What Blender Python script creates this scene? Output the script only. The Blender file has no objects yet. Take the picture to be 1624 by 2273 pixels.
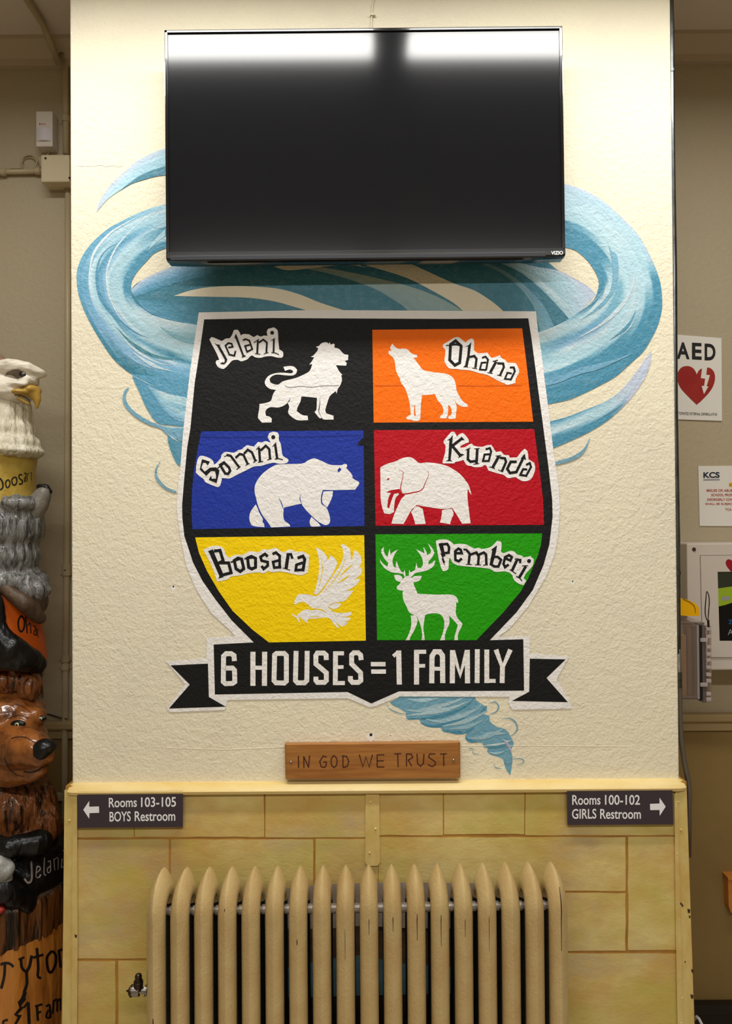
import bpy, bmesh, math, random
from mathutils import Vector, Matrix, noise
from mathutils.geometry import tessellate_polygon
from mathutils.bvhtree import BVHTree
random.seed(7)
SC = bpy.context.scene
COL = SC.collection

# ------------------------------------------------------------------ camera
W, H, FPX = 1624, 2273, 1650.0
CAM = Vector((0.0, -1.815, 1.64))
ROLL, PITCH = math.radians(0.41), math.radians(0.6)
fwd = Vector((0, math.cos(PITCH), math.sin(PITCH)))
up0 = Vector((0, -math.sin(PITCH), math.cos(PITCH)))
right = Vector((1, 0, 0)) * math.cos(ROLL) - up0 * math.sin(ROLL)
up = up0 * math.cos(ROLL) + Vector((1, 0, 0)) * math.sin(ROLL)
cd = bpy.data.cameras.new('camera')
cam = bpy.data.objects.new('camera', cd)
COL.objects.link(cam)
cam.matrix_world = Matrix(((right.x, up.x, -fwd.x, CAM.x), (right.y, up.y, -fwd.y, CAM.y),
                           (right.z, up.z, -fwd.z, CAM.z), (0, 0, 0, 1)))
cd.sensor_fit = 'HORIZONTAL'
cd.sensor_width = 36.0
cd.lens = FPX / W * 36.0
cd.clip_start = 0.02
SC.camera = cam

def ray(px, py):
    return (fwd + right * ((px - W / 2) / FPX) - up * ((py - H / 2) / FPX))
def at(px, py, Y):
    d = ray(px, py)
    return CAM + d * ((Y - CAM.y) / d.y)

# ------------------------------------------------------------------ world, lights, exposure
wd = bpy.data.worlds.new('world'); SC.world = wd; wd.use_nodes = True
wd.node_tree.nodes['Background'].inputs[0].default_value = (0.9, 0.93, 1.0, 1)
wd.node_tree.nodes['Background'].inputs[1].default_value = 0.25
SC.view_settings.view_transform = 'Standard'
SC.view_settings.look = 'None'
SC.view_settings.gamma = 1.0
SC.view_settings.use_curve_mapping = False
SC.view_settings.exposure = 0.0

CEIL = 3.10
def area(name, loc, sx, sy, power, col=(1.0, 0.985, 0.945)):
    l = bpy.data.lights.new(name, 'AREA'); l.shape = 'RECTANGLE'
    y = loc[1]; l.size = sx; l.size_y = sy; l.energy = power; l.color = col; l.spread = math.radians(172 if y > -1 else 180)
    o = bpy.data.objects.new(name, l); o.location = loc; COL.objects.link(o)
    return o
# (x centre, y centre, length, power): ceiling tubes in front of the pillar, then an unseen pair added further back as fill
TUBES = [(-0.56, -0.50, 1.18, 16), (0.72, -0.50, 1.18, 16),
         (-0.56, -2.7, 1.18, 34), (0.72, -2.7, 1.18, 34)]
for i, (x, y, ln, pw) in enumerate(TUBES):
    area('ceiling_lamp_glow', (x, y, CEIL - 0.095), ln, 0.12 if y > -1 else 0.16, pw)

# ------------------------------------------------------------------ materials
def s2l(c):
    r = []
    for v in c[:3]:
        v /= 255.0
        r.append(v / 12.92 if v <= 0.04045 else ((v + 0.055) / 1.055) ** 2.4)
    return (r[0], r[1], r[2], 1.0)
MATS = {}
def mat(name, col=None, rough=0.6, bump=None, vary=None, metal=0.0, vcol=False, trans=0.0, ior=1.45,
        emit=None, spec=0.5, coat=0.0, alpha=1.0, stretch=(1, 1, 1)):
    """bump = list of (scale, distance); vary = (scale, other colour, amount)"""
    if name in MATS: return MATS[name]
    m = bpy.data.materials.new(name); m.use_nodes = True
    nt = m.node_tree; N = nt.nodes; L = nt.links
    b = N['Principled BSDF']
    b.inputs['Roughness'].default_value = rough
    b.inputs['Metallic'].default_value = metal
    b.inputs['Specular IOR Level'].default_value = spec
    b.inputs['Coat Weight'].default_value = coat
    b.inputs['Transmission Weight'].default_value = trans
    b.inputs['IOR'].default_value = ior
    b.inputs['Alpha'].default_value = alpha
    tc = N.new('ShaderNodeNewGeometry')
    mp = N.new('ShaderNodeMapping'); mp.inputs['Scale'].default_value = stretch
    L.new(tc.outputs['Position'], mp.inputs['Vector'])
    src = None
    if vcol:
        a = N.new('ShaderNodeVertexColor'); a.layer_name = 'Col'; src = a.outputs['Color']
    else:
        c = N.new('ShaderNodeRGB'); c.outputs[0].default_value = s2l(col); src = c.outputs[0]
    for v in (vary or []):
        sc, oc, am = v[:3]
        t = N.new('ShaderNodeTexNoise'); t.inputs['Scale'].default_value = sc
        t.inputs['Detail'].default_value = 5; t.inputs['Roughness'].default_value = 0.6
        L.new(mp.outputs[0], t.inputs['Vector'])
        r = N.new('ShaderNodeMapRange'); r.inputs[1].default_value = v[3] if len(v) > 3 else 0.4
        r.inputs[2].default_value = v[4] if len(v) > 4 else 0.68
        r.inputs[4].default_value = am
        L.new(t.outputs['Fac'], r.inputs[0])
        mx = N.new('ShaderNodeMix'); mx.data_type = 'RGBA'
        L.new(r.outputs[0], mx.inputs[0]); L.new(src, mx.inputs[6]); mx.inputs[7].default_value = s2l(oc)
        src = mx.outputs[2]
    L.new(src, b.inputs['Base Color'])
    nrm = None
    for bs, bd in (bump or []):
        t = N.new('ShaderNodeTexNoise'); t.inputs['Scale'].default_value = bs
        t.inputs['Detail'].default_value = 3; t.inputs['Distortion'].default_value = 0.6
        L.new(mp.outputs[0], t.inputs['Vector'])
        bn = N.new('ShaderNodeBump'); bn.inputs['Distance'].default_value = bd; bn.inputs['Strength'].default_value = 1.0
        L.new(t.outputs['Fac'], bn.inputs['Height'])
        if nrm: L.new(nrm, bn.inputs['Normal'])
        nrm = bn.outputs['Normal']
    if nrm: L.new(nrm, b.inputs['Normal'])
    if emit:
        b.inputs['Emission Color'].default_value = s2l(emit[0]); b.inputs['Emission Strength'].default_value = emit[1]
    MATS[name] = m
    return m

PB = [(60, 0.0019), (150, 0.0014)]          # plaster relief shared by wall and everything painted on it
def paint(name, col, rough=0.55, **k):
    return mat(name, col, rough + 0.1, bump=PB, spec=0.25, **k)
M_PLASTER = paint('cream_plaster', (237, 229, 204), 0.5, vary=[(1.5, (224, 215, 196), 0.6), (9, (242, 236, 206), 0.4)])
M_WHITE = paint('white_paint', (240, 238, 236), 0.55)
M_BLACK = paint('black_paint', (22, 23, 24), 0.5)
M_BLUE = paint('blue_paint', (34, 56, 160), 0.45)
M_ORANGE = paint('orange_paint', (250, 112, 0), 0.5)
M_RED = paint('red_paint', (186, 8, 30), 0.4)
M_YELLOW = paint('yellow_paint', (250, 214, 2), 0.4)
M_GREEN = paint('green_paint', (36, 158, 4), 0.4)
M_BRUSH = mat('brushed_blue_paint', rough=0.5, bump=PB, vcol=True, vary=[(60, (214, 228, 235), 0.12, 0.5, 0.75), (25, (84, 140, 168), 0.14, 0.5, 0.75)])
M_BACKWALL = mat('tan_wall_paint', (174, 162, 136), 0.6, bump=[(60, 0.0016), (160, 0.0006)], vary=[(2, (180, 162, 130), 0.5)])
M_BACKLOW = mat('olive_wainscot_paint', (140, 116, 68), 0.45, bump=[(40, 0.001)], vary=[(2, (118, 92, 50), 0.6)])
M_CEIL = mat('ceiling_paint', (222, 210, 200), 0.7, bump=[(30, 0.001)])
M_TRIM = mat('trim_paint', (186, 170, 146), 0.5, bump=[(60, 0.0006)])
M_FLOOR = mat('floor_tile', (176, 162, 140), 0.3, vary=[(6, (92, 78, 62), 0.5)])
M_DARKBASE = mat('dark_base', (26, 20, 16), 0.35)
M_LEDGE = mat('ochre_ledge_paint', (226, 200, 130), 0.45, bump=[(90, 0.0012)], vary=[(7, (206, 158, 72), 0.75, 0.45, 0.7), (16, (236, 218, 168), 0.5)], stretch=(0.35, 1, 1))
M_STILE = mat('ochre_stile_paint', (204, 180, 108), 0.5, bump=[(80, 0.001)], vary=[(9, (196, 150, 74), 0.6), (30, (224, 206, 140), 0.5)], stretch=(1, 1, 0.5))
M_JOINT = mat('painted_joint', (176, 128, 52), 0.55, vary=[(14, (140, 96, 44), 0.7)])
M_BLOCK = mat('painted_stone_block', (216, 196, 128), 0.5, bump=[(50, 0.0008), (160, 0.0005)],
              vary=[(5, (190, 140, 62), 0.8, 0.46, 0.66), (4.3, (176, 152, 122), 0.8, 0.5, 0.66), (5.6, (188, 176, 82), 0.7, 0.48, 0.62), (19, (196, 162, 84), 0.5)], stretch=(0.6, 1, 1))
M_RAD = mat('radiator_enamel', (202, 178, 126), 0.24, coat=0.3, bump=[(130, 0.0010)], vary=[(14, (190, 156, 104), 0.6)])
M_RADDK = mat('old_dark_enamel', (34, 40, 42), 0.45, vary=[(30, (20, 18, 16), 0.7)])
M_CHIP = mat('chipped_iron', (58, 34, 24), 0.7)
M_SILVER = mat('silver_paint', (190, 182, 172), 0.4, metal=0.6, bump=[(140, 0.001)])
M_STEEL = mat('steel', (170, 165, 160), 0.28, metal=1.0)
M_DKSTEEL = mat('dark_steel', (74, 64, 56), 0.35, metal=0.9)
M_CONDUIT = mat('galvanised_conduit', (120, 124, 126), 0.3, metal=1.0, vary=[(22, (70, 76, 80), 0.6)])
M_TVBEZ = mat('tv_bezel', (12, 13, 15), 0.16, coat=0.6)
M_TVSCR = mat('tv_screen', (15, 17, 21), 0.13, spec=0.5)
M_TVSTRIP = mat('tv_speaker_strip', (34, 36, 42), 0.4)
M_TVBACK = mat('tv_back', (14, 14, 15), 0.6)
M_INKW = mat('white_print', (236, 236, 238), 0.5)
M_INKK = mat('black_print', (18, 16, 18), 0.5)
M_INKG = mat('grey_print', (150, 150, 156), 0.5)
M_INKR = mat('red_print', (150, 30, 28), 0.4, vary=[(14, (172, 62, 44), 0.5)])
M_INKO = mat('rust_print', (176, 74, 48), 0.5)
M_INKY = mat('yellow_print', (226, 190, 30), 0.5)
M_INKB = mat('blue_print', (30, 110, 190), 0.5)
M_PAPER = mat('paper', (226, 222, 214), 0.45)
M_SIGN = mat('charcoal_sign', (58, 48, 56), 0.5, bump=[(400, 0.0002)])
M_OAK = mat('oak_plaque', (158, 104, 52), 0.32, bump=[(90, 0.0005)], vary=[(16, (142, 84, 34), 0.7), (60, (196, 140, 72), 0.5)], stretch=(0.12, 1, 1.6))
M_ENGR = mat('burnt_engraving', (70, 28, 14), 0.6)
M_CABIN = mat('cabinet_enamel', (206, 196, 186), 0.4, bump=[(200, 0.0002)])
M_CLEAR = mat('clear_plastic', (238, 226, 222), 0.06, trans=0.92, ior=1.46)
M_YPLAST = mat('yellow_plastic', (244, 182, 8), 0.3)
M_DEVICE = mat('beige_device', (214, 206, 196), 0.4)
M_BOX = mat('painted_box', (204, 190, 158), 0.5, bump=[(80, 0.0006)])

# ------------------------------------------------------------------ object helpers
ORG = {}
def link(name, me, parent=None):
    o = bpy.data.objects.new(name, me); COL.objects.link(o)
    if parent is not None: o.parent = parent
    return o
def thing(name, label, cat, loc, group=None):
    o = bpy.data.objects.new(name, None); COL.objects.link(o); o.location = loc
    o.empty_display_size = 0.05
    o['label'] = label; o['category'] = cat
    if group: o['group'] = group
    ORG[o.name] = Vector(loc)
    return o
def mesh_obj(name, V, F, m, parent=None, smooth=False, label=None, cols=None, kind=None, cat=None, origin=None):
    org = ORG.get(parent.name, Vector((0, 0, 0))) if parent is not None else Vector((0, 0, 0))
    own = org
    if parent is None and origin is not None: own = Vector(origin)
    me = bpy.data.meshes.new(name)
    me.from_pydata([tuple(Vector(v) - own) for v in V], [], F)
    ms = m if isinstance(m, (list, tuple)) else [m]
    for x in ms: me.materials.append(x)
    me.validate(); me.update()
    if cols is not None:
        ca = me.color_attributes.new('Col', 'FLOAT_COLOR', 'POINT')
        for i, c in enumerate(cols): ca.data[i].color = c
    if smooth: me.polygons.foreach_set('use_smooth', [True] * len(me.polygons))
    o = link(name, me, parent)
    if parent is None and origin is not None: o.location = origin
    ORG[o.name] = own
    if label: o['label'] = label
    if kind: o['kind'] = kind
    if cat: o['category'] = cat
    return o
class G:
    """collects geometry in world coordinates"""
    def __init__(s): s.V = []; s.F = []
    def add(s, V, F):
        b = len(s.V); s.V += [Vector(v) for v in V]; s.F += [[i + b for i in f] for f in F]; return s
    def box(s, x0, x1, y0, y1, z0, z1):
        V = [(x0, y0, z0), (x1, y0, z0), (x1, y1, z0), (x0, y1, z0), (x0, y0, z1), (x1, y0, z1), (x1, y1, z1), (x0, y1, z1)]
        return s.add(V, [(0, 3, 2, 1), (4, 5, 6, 7), (0, 1, 5, 4), (1, 2, 6, 5), (2, 3, 7, 6), (3, 0, 4, 7)])
    def bevbox(s, x0, x1, y0, y1, z0, z1, b):
        bm = bmesh.new(); bmesh.ops.create_cube(bm, size=1)
        for v in bm.verts:
            v.co = Vector(((x0 + x1) / 2 + v.co.x * (x1 - x0), (y0 + y1) / 2 + v.co.y * (y1 - y0), (z0 + z1) / 2 + v.co.z * (z1 - z0)))
        bmesh.ops.bevel(bm, geom=bm.edges[:] , offset=b, segments=2, affect='EDGES', profile=0.6)
        bm.verts.index_update()
        s.add([v.co.copy() for v in bm.verts], [[v.index for v in f.verts] for f in bm.faces]); bm.free(); return s
    def tube(s, pts, r, n=12, caps=True):
        pts = [Vector(p) for p in pts]; rs = r if isinstance(r, (list, tuple)) else [r] * len(pts)
        rings = []; prev = None
        for i, p in enumerate(pts):
            t = (pts[min(i + 1, len(pts) - 1)] - pts[max(i - 1, 0)]).normalized()
            if prev is None:
                a = Vector((0, 0, 1)) if abs(t.z) < 0.9 else Vector((0, 1, 0))
                u = t.cross(a).normalized()
            else:
                u = (prev - t * prev.dot(t)).normalized()
            prev = u; w = t.cross(u)
            rings.append([p + (u * math.cos(6.28318 * k / n) + w * math.sin(6.28318 * k / n)) * rs[i] for k in range(n)])
        V = [v for rg in rings for v in rg]; F = []
        for i in range(len(rings) - 1):
            for k in range(n):
                F.append((i * n + k, i * n + (k + 1) % n, (i + 1) * n + (k + 1) % n, (i + 1) * n + k))
        if caps: F.append(tuple(range(n - 1, -1, -1))); F.append(tuple((len(rings) - 1) * n + k for k in range(n)))
        return s.add(V, F)
    def ball(s, c, r, sc=(1, 1, 1), seg=16, rng=10):
        V = []; F = []
        for i in range(rng + 1):
            th = math.pi * i / rng
            for k in range(seg):
                ph = 2 * math.pi * k / seg
                V.append(Vector(c) + Vector((math.sin(th) * math.cos(ph) * sc[0], math.sin(th) * math.sin(ph) * sc[1], math.cos(th) * sc[2])) * r)
        for i in range(rng):
            for k in range(seg):
                F.append((i * seg + k, (i + 1) * seg + k, (i + 1) * seg + (k + 1) % seg, i * seg + (k + 1) % seg))
        return s.add(V, F)
    def prism(s, poly, y0, y1):
        """closed polygon of world (x,z) points extruded between two depths"""
        tr = tessellate_polygon([[Vector((x, z, 0)) for x, z in poly]])
        n = len(poly); V = [(x, y0, z) for x, z in poly] + [(x, y1, z) for x, z in poly]
        F = [tuple(t) for t in tr] + [tuple(i + n for i in t[::-1]) for t in tr]
        F += [(i, (i + 1) % n, (i + 1) % n + n, i + n) for i in range(n)]
        return s.add(V, F)
    def obj(s, name, m, parent=None, recalc=True, **k):
        if recalc:
            bm = bmesh.new(); vs = [bm.verts.new(v) for v in s.V]
            for f in s.F:
                try: bm.faces.new([vs[i] for i in f])
                except ValueError: pass
            bmesh.ops.remove_doubles(bm, verts=bm.verts, dist=1e-6)
            bmesh.ops.recalc_face_normals(bm, faces=bm.faces)
            bm.verts.index_update()
            s.V = [v.co.copy() for v in bm.verts]; s.F = [[v.index for v in f.verts] for f in bm.faces]; bm.free()
        o = mesh_obj(name, s.V, s.F, m, parent, **k)
        return o
def autosmooth(o, ang=40):
    me = o.data; me.polygons.foreach_set('use_smooth', [True] * len(me.polygons))
    bm = bmesh.new(); bm.from_mesh(me)
    for e in bm.edges:
        e.smooth = not (len(e.link_faces) == 2 and e.calc_face_angle(0) > math.radians(ang))
    bm.to_mesh(me); bm.free()
    return o

# ------------------------------------------------------------------ flat tracing helpers (photo pixels of the painting mapped on its wall)
def P(s, x0=0, y0=0, k=1.0):
    return [(x0 + float(a.split(',')[0]) / k, y0 + float(a.split(',')[1]) / k) for a in s.split()]
def cr(p0, p1, p2, p3, t):
    return tuple(0.5 * ((2 * p1[i]) + (-p0[i] + p2[i]) * t + (2 * p0[i] - 5 * p1[i] + 4 * p2[i] - p3[i]) * t * t +
                        (-p0[i] + 3 * p1[i] - 3 * p2[i] + p3[i]) * t ** 3) for i in range(2))
def smooth_closed(pts, n=3, ang=48):
    m = len(pts); cor = []
    for i in range(m):
        a, b, c = pts[i - 1], pts[i], pts[(i + 1) % m]
        d1 = math.atan2(b[1] - a[1], b[0] - a[0]); d2 = math.atan2(c[1] - b[1], c[0] - b[0])
        d = abs((d2 - d1 + math.pi) % (2 * math.pi) - math.pi)
        cor.append(math.degrees(d) > ang)
    out = []
    for i in range(m):
        p1, p2 = pts[i], pts[(i + 1) % m]
        p0 = p1 if cor[i] else pts[i - 1]
        p3 = p2 if cor[(i + 1) % m] else pts[(i + 2) % m]
        for j in range(n):
            out.append(p1 if j == 0 else cr(p0, p1, p2, p3, j / n))
    return out
def resample(pts, n):
    """open spline through points, n+1 samples"""
    q = []
    for i in range(len(pts) - 1):
        p0 = pts[max(i - 1, 0)]; p3 = pts[min(i + 2, len(pts) - 1)]
        for j in range(8): q.append(cr(p0, pts[i], pts[i + 1], p3, j / 8))
    q.append(pts[-1])
    L = [0]
    for i in range(1, len(q)): L.append(L[-1] + math.dist(q[i], q[i - 1]))
    out = []; j = 0
    for k in range(n + 1):
        t = L[-1] * k / n
        while j < len(L) - 2 and L[j + 1] < t: j += 1
        d = (L[j + 1] - L[j]) or 1
        f = (t - L[j]) / d
        out.append((q[j][0] + (q[j + 1][0] - q[j][0]) * f, q[j][1] + (q[j + 1][1] - q[j][1]) * f))
    return out
class Flat:
    def __init__(s): s.V = []; s.F = []; s.C = []; s.D = []; s.q = 0
    def mark(s):
        s.D += [s.q] * (len(s.V) - len(s.D)); s.q += 1; return s
    def poly(s, pts, sm=True, col=None):
        if sm: pts = smooth_closed(pts)
        tr = tessellate_polygon([[Vector((x, -y, 0)) for x, y in pts]])
        b = len(s.V); s.V += pts; s.F += [[i + b for i in t] for t in tr]
        s.C += [col] * len(pts); return s.mark()
    def stroke(s, pts, w, closed=False, taper=None, sm=False, col=None):
        if sm: pts = resample(pts, max(6, len(pts) * 5))
        n = len(pts); A = []; B = []
        for i in range(n):
            a = pts[i - 1] if (i > 0 or closed) else None
            c = pts[(i + 1) % n] if (i < n - 1 or closed) else None
            p = pts[i]
            def nrm(u, v):
                d = math.dist(u, v) or 1
                return (-(v[1] - u[1]) / d, (v[0] - u[0]) / d)
            if a is None: nx, ny = nrm(p, c)
            elif c is None: nx, ny = nrm(a, p)
            else:
                n1, n2 = nrm(a, p), nrm(p, c)
                mx, my = n1[0] + n2[0], n1[1] + n2[1]; l = math.hypot(mx, my) or 1
                mx /= l; my /= l
                k = 1 / max(0.55, mx * n1[0] + my * n1[1]); nx, ny = mx * k, my * k
            hw = w / 2
            if taper:
                t = i / (n - 1)
                hw *= taper[0] + (1 - taper[0]) * min(1, t * 2.2) if t < 0.4545 else taper[1] + (1 - taper[1]) * min(1, (1 - t) * 2.2)
            A.append((p[0] + nx * hw, p[1] + ny * hw)); B.append((p[0] - nx * hw, p[1] - ny * hw))
        b = len(s.V); s.V += A + B; s.C += [col] * (2 * n)
        for i in range(n if closed else n - 1):
            j = (i + 1) % n; s.F.append([b + i, b + j, b + n + j, b + n + i])
        return s.mark()
    def circ(s, x, y, r, n=18):
        return s.poly([(x + r * math.cos(6.28318 * i / n), y + r * math.sin(6.28318 * i / n)) for i in range(n)], sm=False)
    def specs(s, L, x0, y0, k):
        for q in L:
            h, body = q.split(':', 1)
            if h == 'c':
                a = [float(v) for v in body.split(',')]; s.circ(x0 + a[0] / k, y0 + a[1] / k, a[2] / k)
            elif h == 'p': s.poly(P(body, x0, y0, k), sm=False)
            elif h[0] == 'o': s.stroke(P(body, x0, y0, k), float(h[1:]) / k, closed=True)
            else: s.stroke(P(body, x0, y0, k), float(h) / k)
        return s
    def loft(s, A, B, keys, n=60, m=28, streak=0.0):
        """colour grid between two edges; keys = [(s, [(t,(r,g,b)),...]), ...]"""
        A = resample(A, n); B = resample(B, n)
        b = len(s.V)
        def row(st, t):
            for i in range(len(st) - 1):
                if t <= st[i + 1][0] or i == len(st) - 2:
                    f = max(0, min(1, (t - st[i][0]) / max(1e-6, st[i + 1][0] - st[i][0])))
                    return [st[i][1][j] + (st[i + 1][1][j] - st[i][1][j]) * f for j in range(3)]
        for i in range(n + 1):
            sv = i / n
            ki = max(j for j in range(len(keys)) if keys[j][0] <= sv + 1e-9)
            kj = min(ki + 1, len(keys) - 1)
            f = 0 if ki == kj else (sv - keys[ki][0]) / (keys[kj][0] - keys[ki][0])
            for j in range(m + 1):
                t = j / m
                c1, c2 = row(keys[ki][1], t), row(keys[kj][1], t)
                c = [c1[q] + (c2[q] - c1[q]) * f for q in range(3)]
                if streak:
                    nz = noise.noise(Vector((sv * 4, t * 26, 3.3))) * streak * 1.0
                    c = [max(0, min(255, v + nz)) for v in c]
                s.V.append((A[i][0] + (B[i][0] - A[i][0]) * t, A[i][1] + (B[i][1] - A[i][1]) * t)); s.C.append(c)
        for i in range(n):
            for j in range(m):
                a = b + i * (m + 1) + j
                s.F.append([a, a + 1, a + m + 2, a + m + 1])
        return s.mark()
    def obj(s, name, m, f, parent, label=None, vcol=False, lift=None, **k):
        V = [Vector(f(x, y)) for x, y in s.V]
        if lift is None: lift = Vector((0, -0.00003, 0))
        for i, v in enumerate(V): v += lift * s.D[i]
        F = []
        for q in s.F:
            n = (V[q[1]] - V[q[0]]).cross(V[q[2]] - V[q[1]])
            F.append(q if n.dot(lift) >= 0 else q[::-1])
        s.F = F
        cols = None
        if vcol: cols = [s2l(c if c else (120, 170, 195)) for c in s.C]
        return mesh_obj(name, V, s.F, m, parent, label=label, cols=cols, **k)

def _objs(s, name, m, f, parent, **k):
    out = []
    for d in range(s.q):
        idx = [i for i in range(len(s.V)) if s.D[i] == d]; mp = {a: b for b, a in enumerate(idx)}
        t = Flat(); t.V = [s.V[i] for i in idx]; t.C = [s.C[i] for i in idx]; t.D = [d] * len(idx); t.q = 1
        t.F = [[mp[i] for i in q] for q in s.F if q[0] in mp]
        out.append(t.obj(name, m, f, parent, **k))
    return out
Flat.objs = _objs
def text_mesh(txt, bold=0.0):
    cu = bpy.data.curves.new('t', 'FONT'); cu.body = txt; cu.size = 1; cu.resolution_u = 4; cu.offset = bold
    o = bpy.data.objects.new('t', cu); COL.objects.link(o)
    dg = bpy.context.evaluated_depsgraph_get()
    me = bpy.data.meshes.new_from_object(o.evaluated_get(dg))
    V = [(v.co.x, v.co.y) for v in me.vertices]; F = [list(p.vertices) for p in me.polygons]
    bpy.data.objects.remove(o); bpy.data.meshes.remove(me); bpy.data.curves.remove(cu)
    return V, F
def text_quad(name, txt, quad, f, m, parent, bold=0.0, **k):
    """text stretched to a quad TL,TR,BR,BL (cap/descender box)"""
    V, F = text_mesh(txt, bold)
    xs = [v[0] for v in V]; ys = [v[1] for v in V]
    x0, x1, y0, y1 = min(xs), max(xs), min(ys), max(ys)
    out = []
    for x, y in V:
        u = (x - x0) / (x1 - x0); v = (y1 - y) / (y1 - y0)
        a = [quad[0][i] + (quad[1][i] - quad[0][i]) * u for i in range(2)]
        b = [quad[3][i] + (quad[2][i] - quad[3][i]) * u for i in range(2)]
        out.append(f(a[0] + (b[0] - a[0]) * v, a[1] + (b[1] - a[1]) * v))
    return mesh_obj(name, out, F, m, parent, **k)

# ------------------------------------------------------------------ setting
def m0(px, py, l=0): return at(px, py, -0.00025 * l)
XL = (m0(155, 0).x + m0(160.5, 1728).x) / 2
XR = (m0(1487, 0).x + m0(1507, 1726).x) / 2
BACK = 0.45
ZL = 0.5 * (at(160, 1740, 0).z + at(1500, 1731, 0).z)      # top of the wainscot ledge
PXL = 0.5 * (at(146, 1760, -0.012).x + at(138, 2270, -0.04).x)
PXR = 0.5 * (at(1522, 1760, -0.012).x + at(1540, 2270, -0.04).x)
def face_y(z): return -0.014 - (ZL - z) * 0.055
def atw(px, py, off=0.0):
    """pixel on the slightly leaning wainscot face, lifted by off"""
    d = ray(px, py)
    # y = -0.014 - (ZL - z)*0.055 - off
    t = (-0.014 - off - ZL * 0.055 + CAM.z * 0.055 - CAM.y) / (d.y - d.z * 0.055)
    return CAM + d * t
HX = 3.2; FY = -4.2
G().box(-HX, HX, FY, BACK + 0.1, -0.1, 0).obj('floor', M_FLOOR, kind='structure')
G().box(-HX, HX, FY, BACK + 0.1, CEIL, CEIL + 0.1).obj('ceiling', M_CEIL, kind='structure')
RAILZ = 1.035
G().box(-HX, HX, BACK, BACK + 0.1, RAILZ, CEIL).obj('wall_back', M_BACKWALL, kind='structure')
G().box(-HX, HX, BACK + 0.004, BACK + 0.1, 0, RAILZ).obj('wall_back_wainscot', M_BACKLOW, kind='structure')
G().box(-HX - 0.1, -HX, FY, BACK + 0.1, 0, CEIL).obj('wall_left', M_BACKWALL, kind='structure')
G().box(HX, HX + 0.1, FY, BACK + 0.1, 0, CEIL).obj('wall_right', M_BACKWALL, kind='structure')
G().box(-HX, HX, FY - 0.1, FY, 0, CEIL).obj('wall_front', M_BACKWALL, kind='structure')
pil = G().bevbox(XL, XR, 0, BACK, ZL - 0.01, CEIL, 0.004).obj('wall_pillar', M_PLASTER, kind='structure')
def crown(name, x0, x1, ztop):
    g = G(); y = BACK
    prof = [(y, ztop), (y - 0.055, ztop), (y - 0.055, ztop - 0.012), (y - 0.03, ztop - 0.038), (y - 0.018, ztop - 0.05), (y - 0.018, ztop - 0.072), (y, ztop - 0.072)]
    n = len(prof)
    V = [(x0, a, b) for a, b in prof] + [(x1, a, b) for a, b in prof]
    g.add(V, [(i, (i + 1) % n, (i + 1) % n + n, i + n) for i in range(n)] + [tuple(range(n)), tuple(range(2 * n - 1, n - 1, -1))])
    g.obj(name, M_TRIM, kind='structure')
crown('trim_1', -HX, XL, CEIL)
crown('trim_2', XR, HX, CEIL)
M_TRIM2 = mat('rail_paint', (168, 146, 104), 0.5)
def rail(name, x0, x1, z, h=0.024):
    G().bevbox(x0, x1, BACK - 0.028, BACK, z - h, z, 0.006).box(x0, x1, BACK - 0.01, BACK, z - h - 0.03, z - h).obj(name, M_TRIM2, kind='structure')
M_TRIM2 = mat('rail_paint', (168, 146, 104), 0.5)
rail('trim_3', -HX, PXL, RAILZ + 0.004)
rail('trim_4', PXR, HX, RAILZ + 0.014)
for nm, a, b in (('baseboard_left', -HX, PXL), ('baseboard_right', PXR, HX)):
    G().box(a, b, BACK - 0.016, BACK + 0.004, 0, 0.15).bevbox(a, b, BACK - 0.026, BACK + 0.004, 0.15, 0.18, 0.006).obj(nm, M_DARKBASE, kind='structure')

# wainscot of the pillar (leaning a little outward to the floor)
g = G()
for x0, x1 in ((PXL, PXR),):
    yt, yb = face_y(ZL), face_y(0)
    V = [(x0, yt, ZL), (x1, yt, ZL), (x1, BACK, ZL), (x0, BACK, ZL), (x0, yb, 0), (x1, yb, 0), (x1, BACK, 0), (x0, BACK, 0)]
    g.add(V, [(0, 1, 5, 4), (1, 2, 6, 5), (2, 3, 7, 6), (3, 0, 4, 7), (0, 3, 2, 1), (4, 5, 6, 7)])
wain = g.obj('wall_wainscot', M_JOINT, kind='structure')
def wpanel(name, pts, th, m, parent, sm=False, label=None):
    """thin slab on the wainscot face outlined in photo pixels"""
    if sm: pts = smooth_closed(pts, 2)
    n = len(pts)
    tr = tessellate_polygon([[Vector((x, -y, 0)) for x, y in pts]])
    V = [atw(x, y, th) for x, y in pts] + [atw(x, y, -0.0005) for x, y in pts]
    F = [tuple(t) for t in tr] + [(i, (i + 1) % n, (i + 1) % n + n, i + n) for i in range(n)]
    return G().add(V, F).obj(name, m, parent, label=label)
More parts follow.
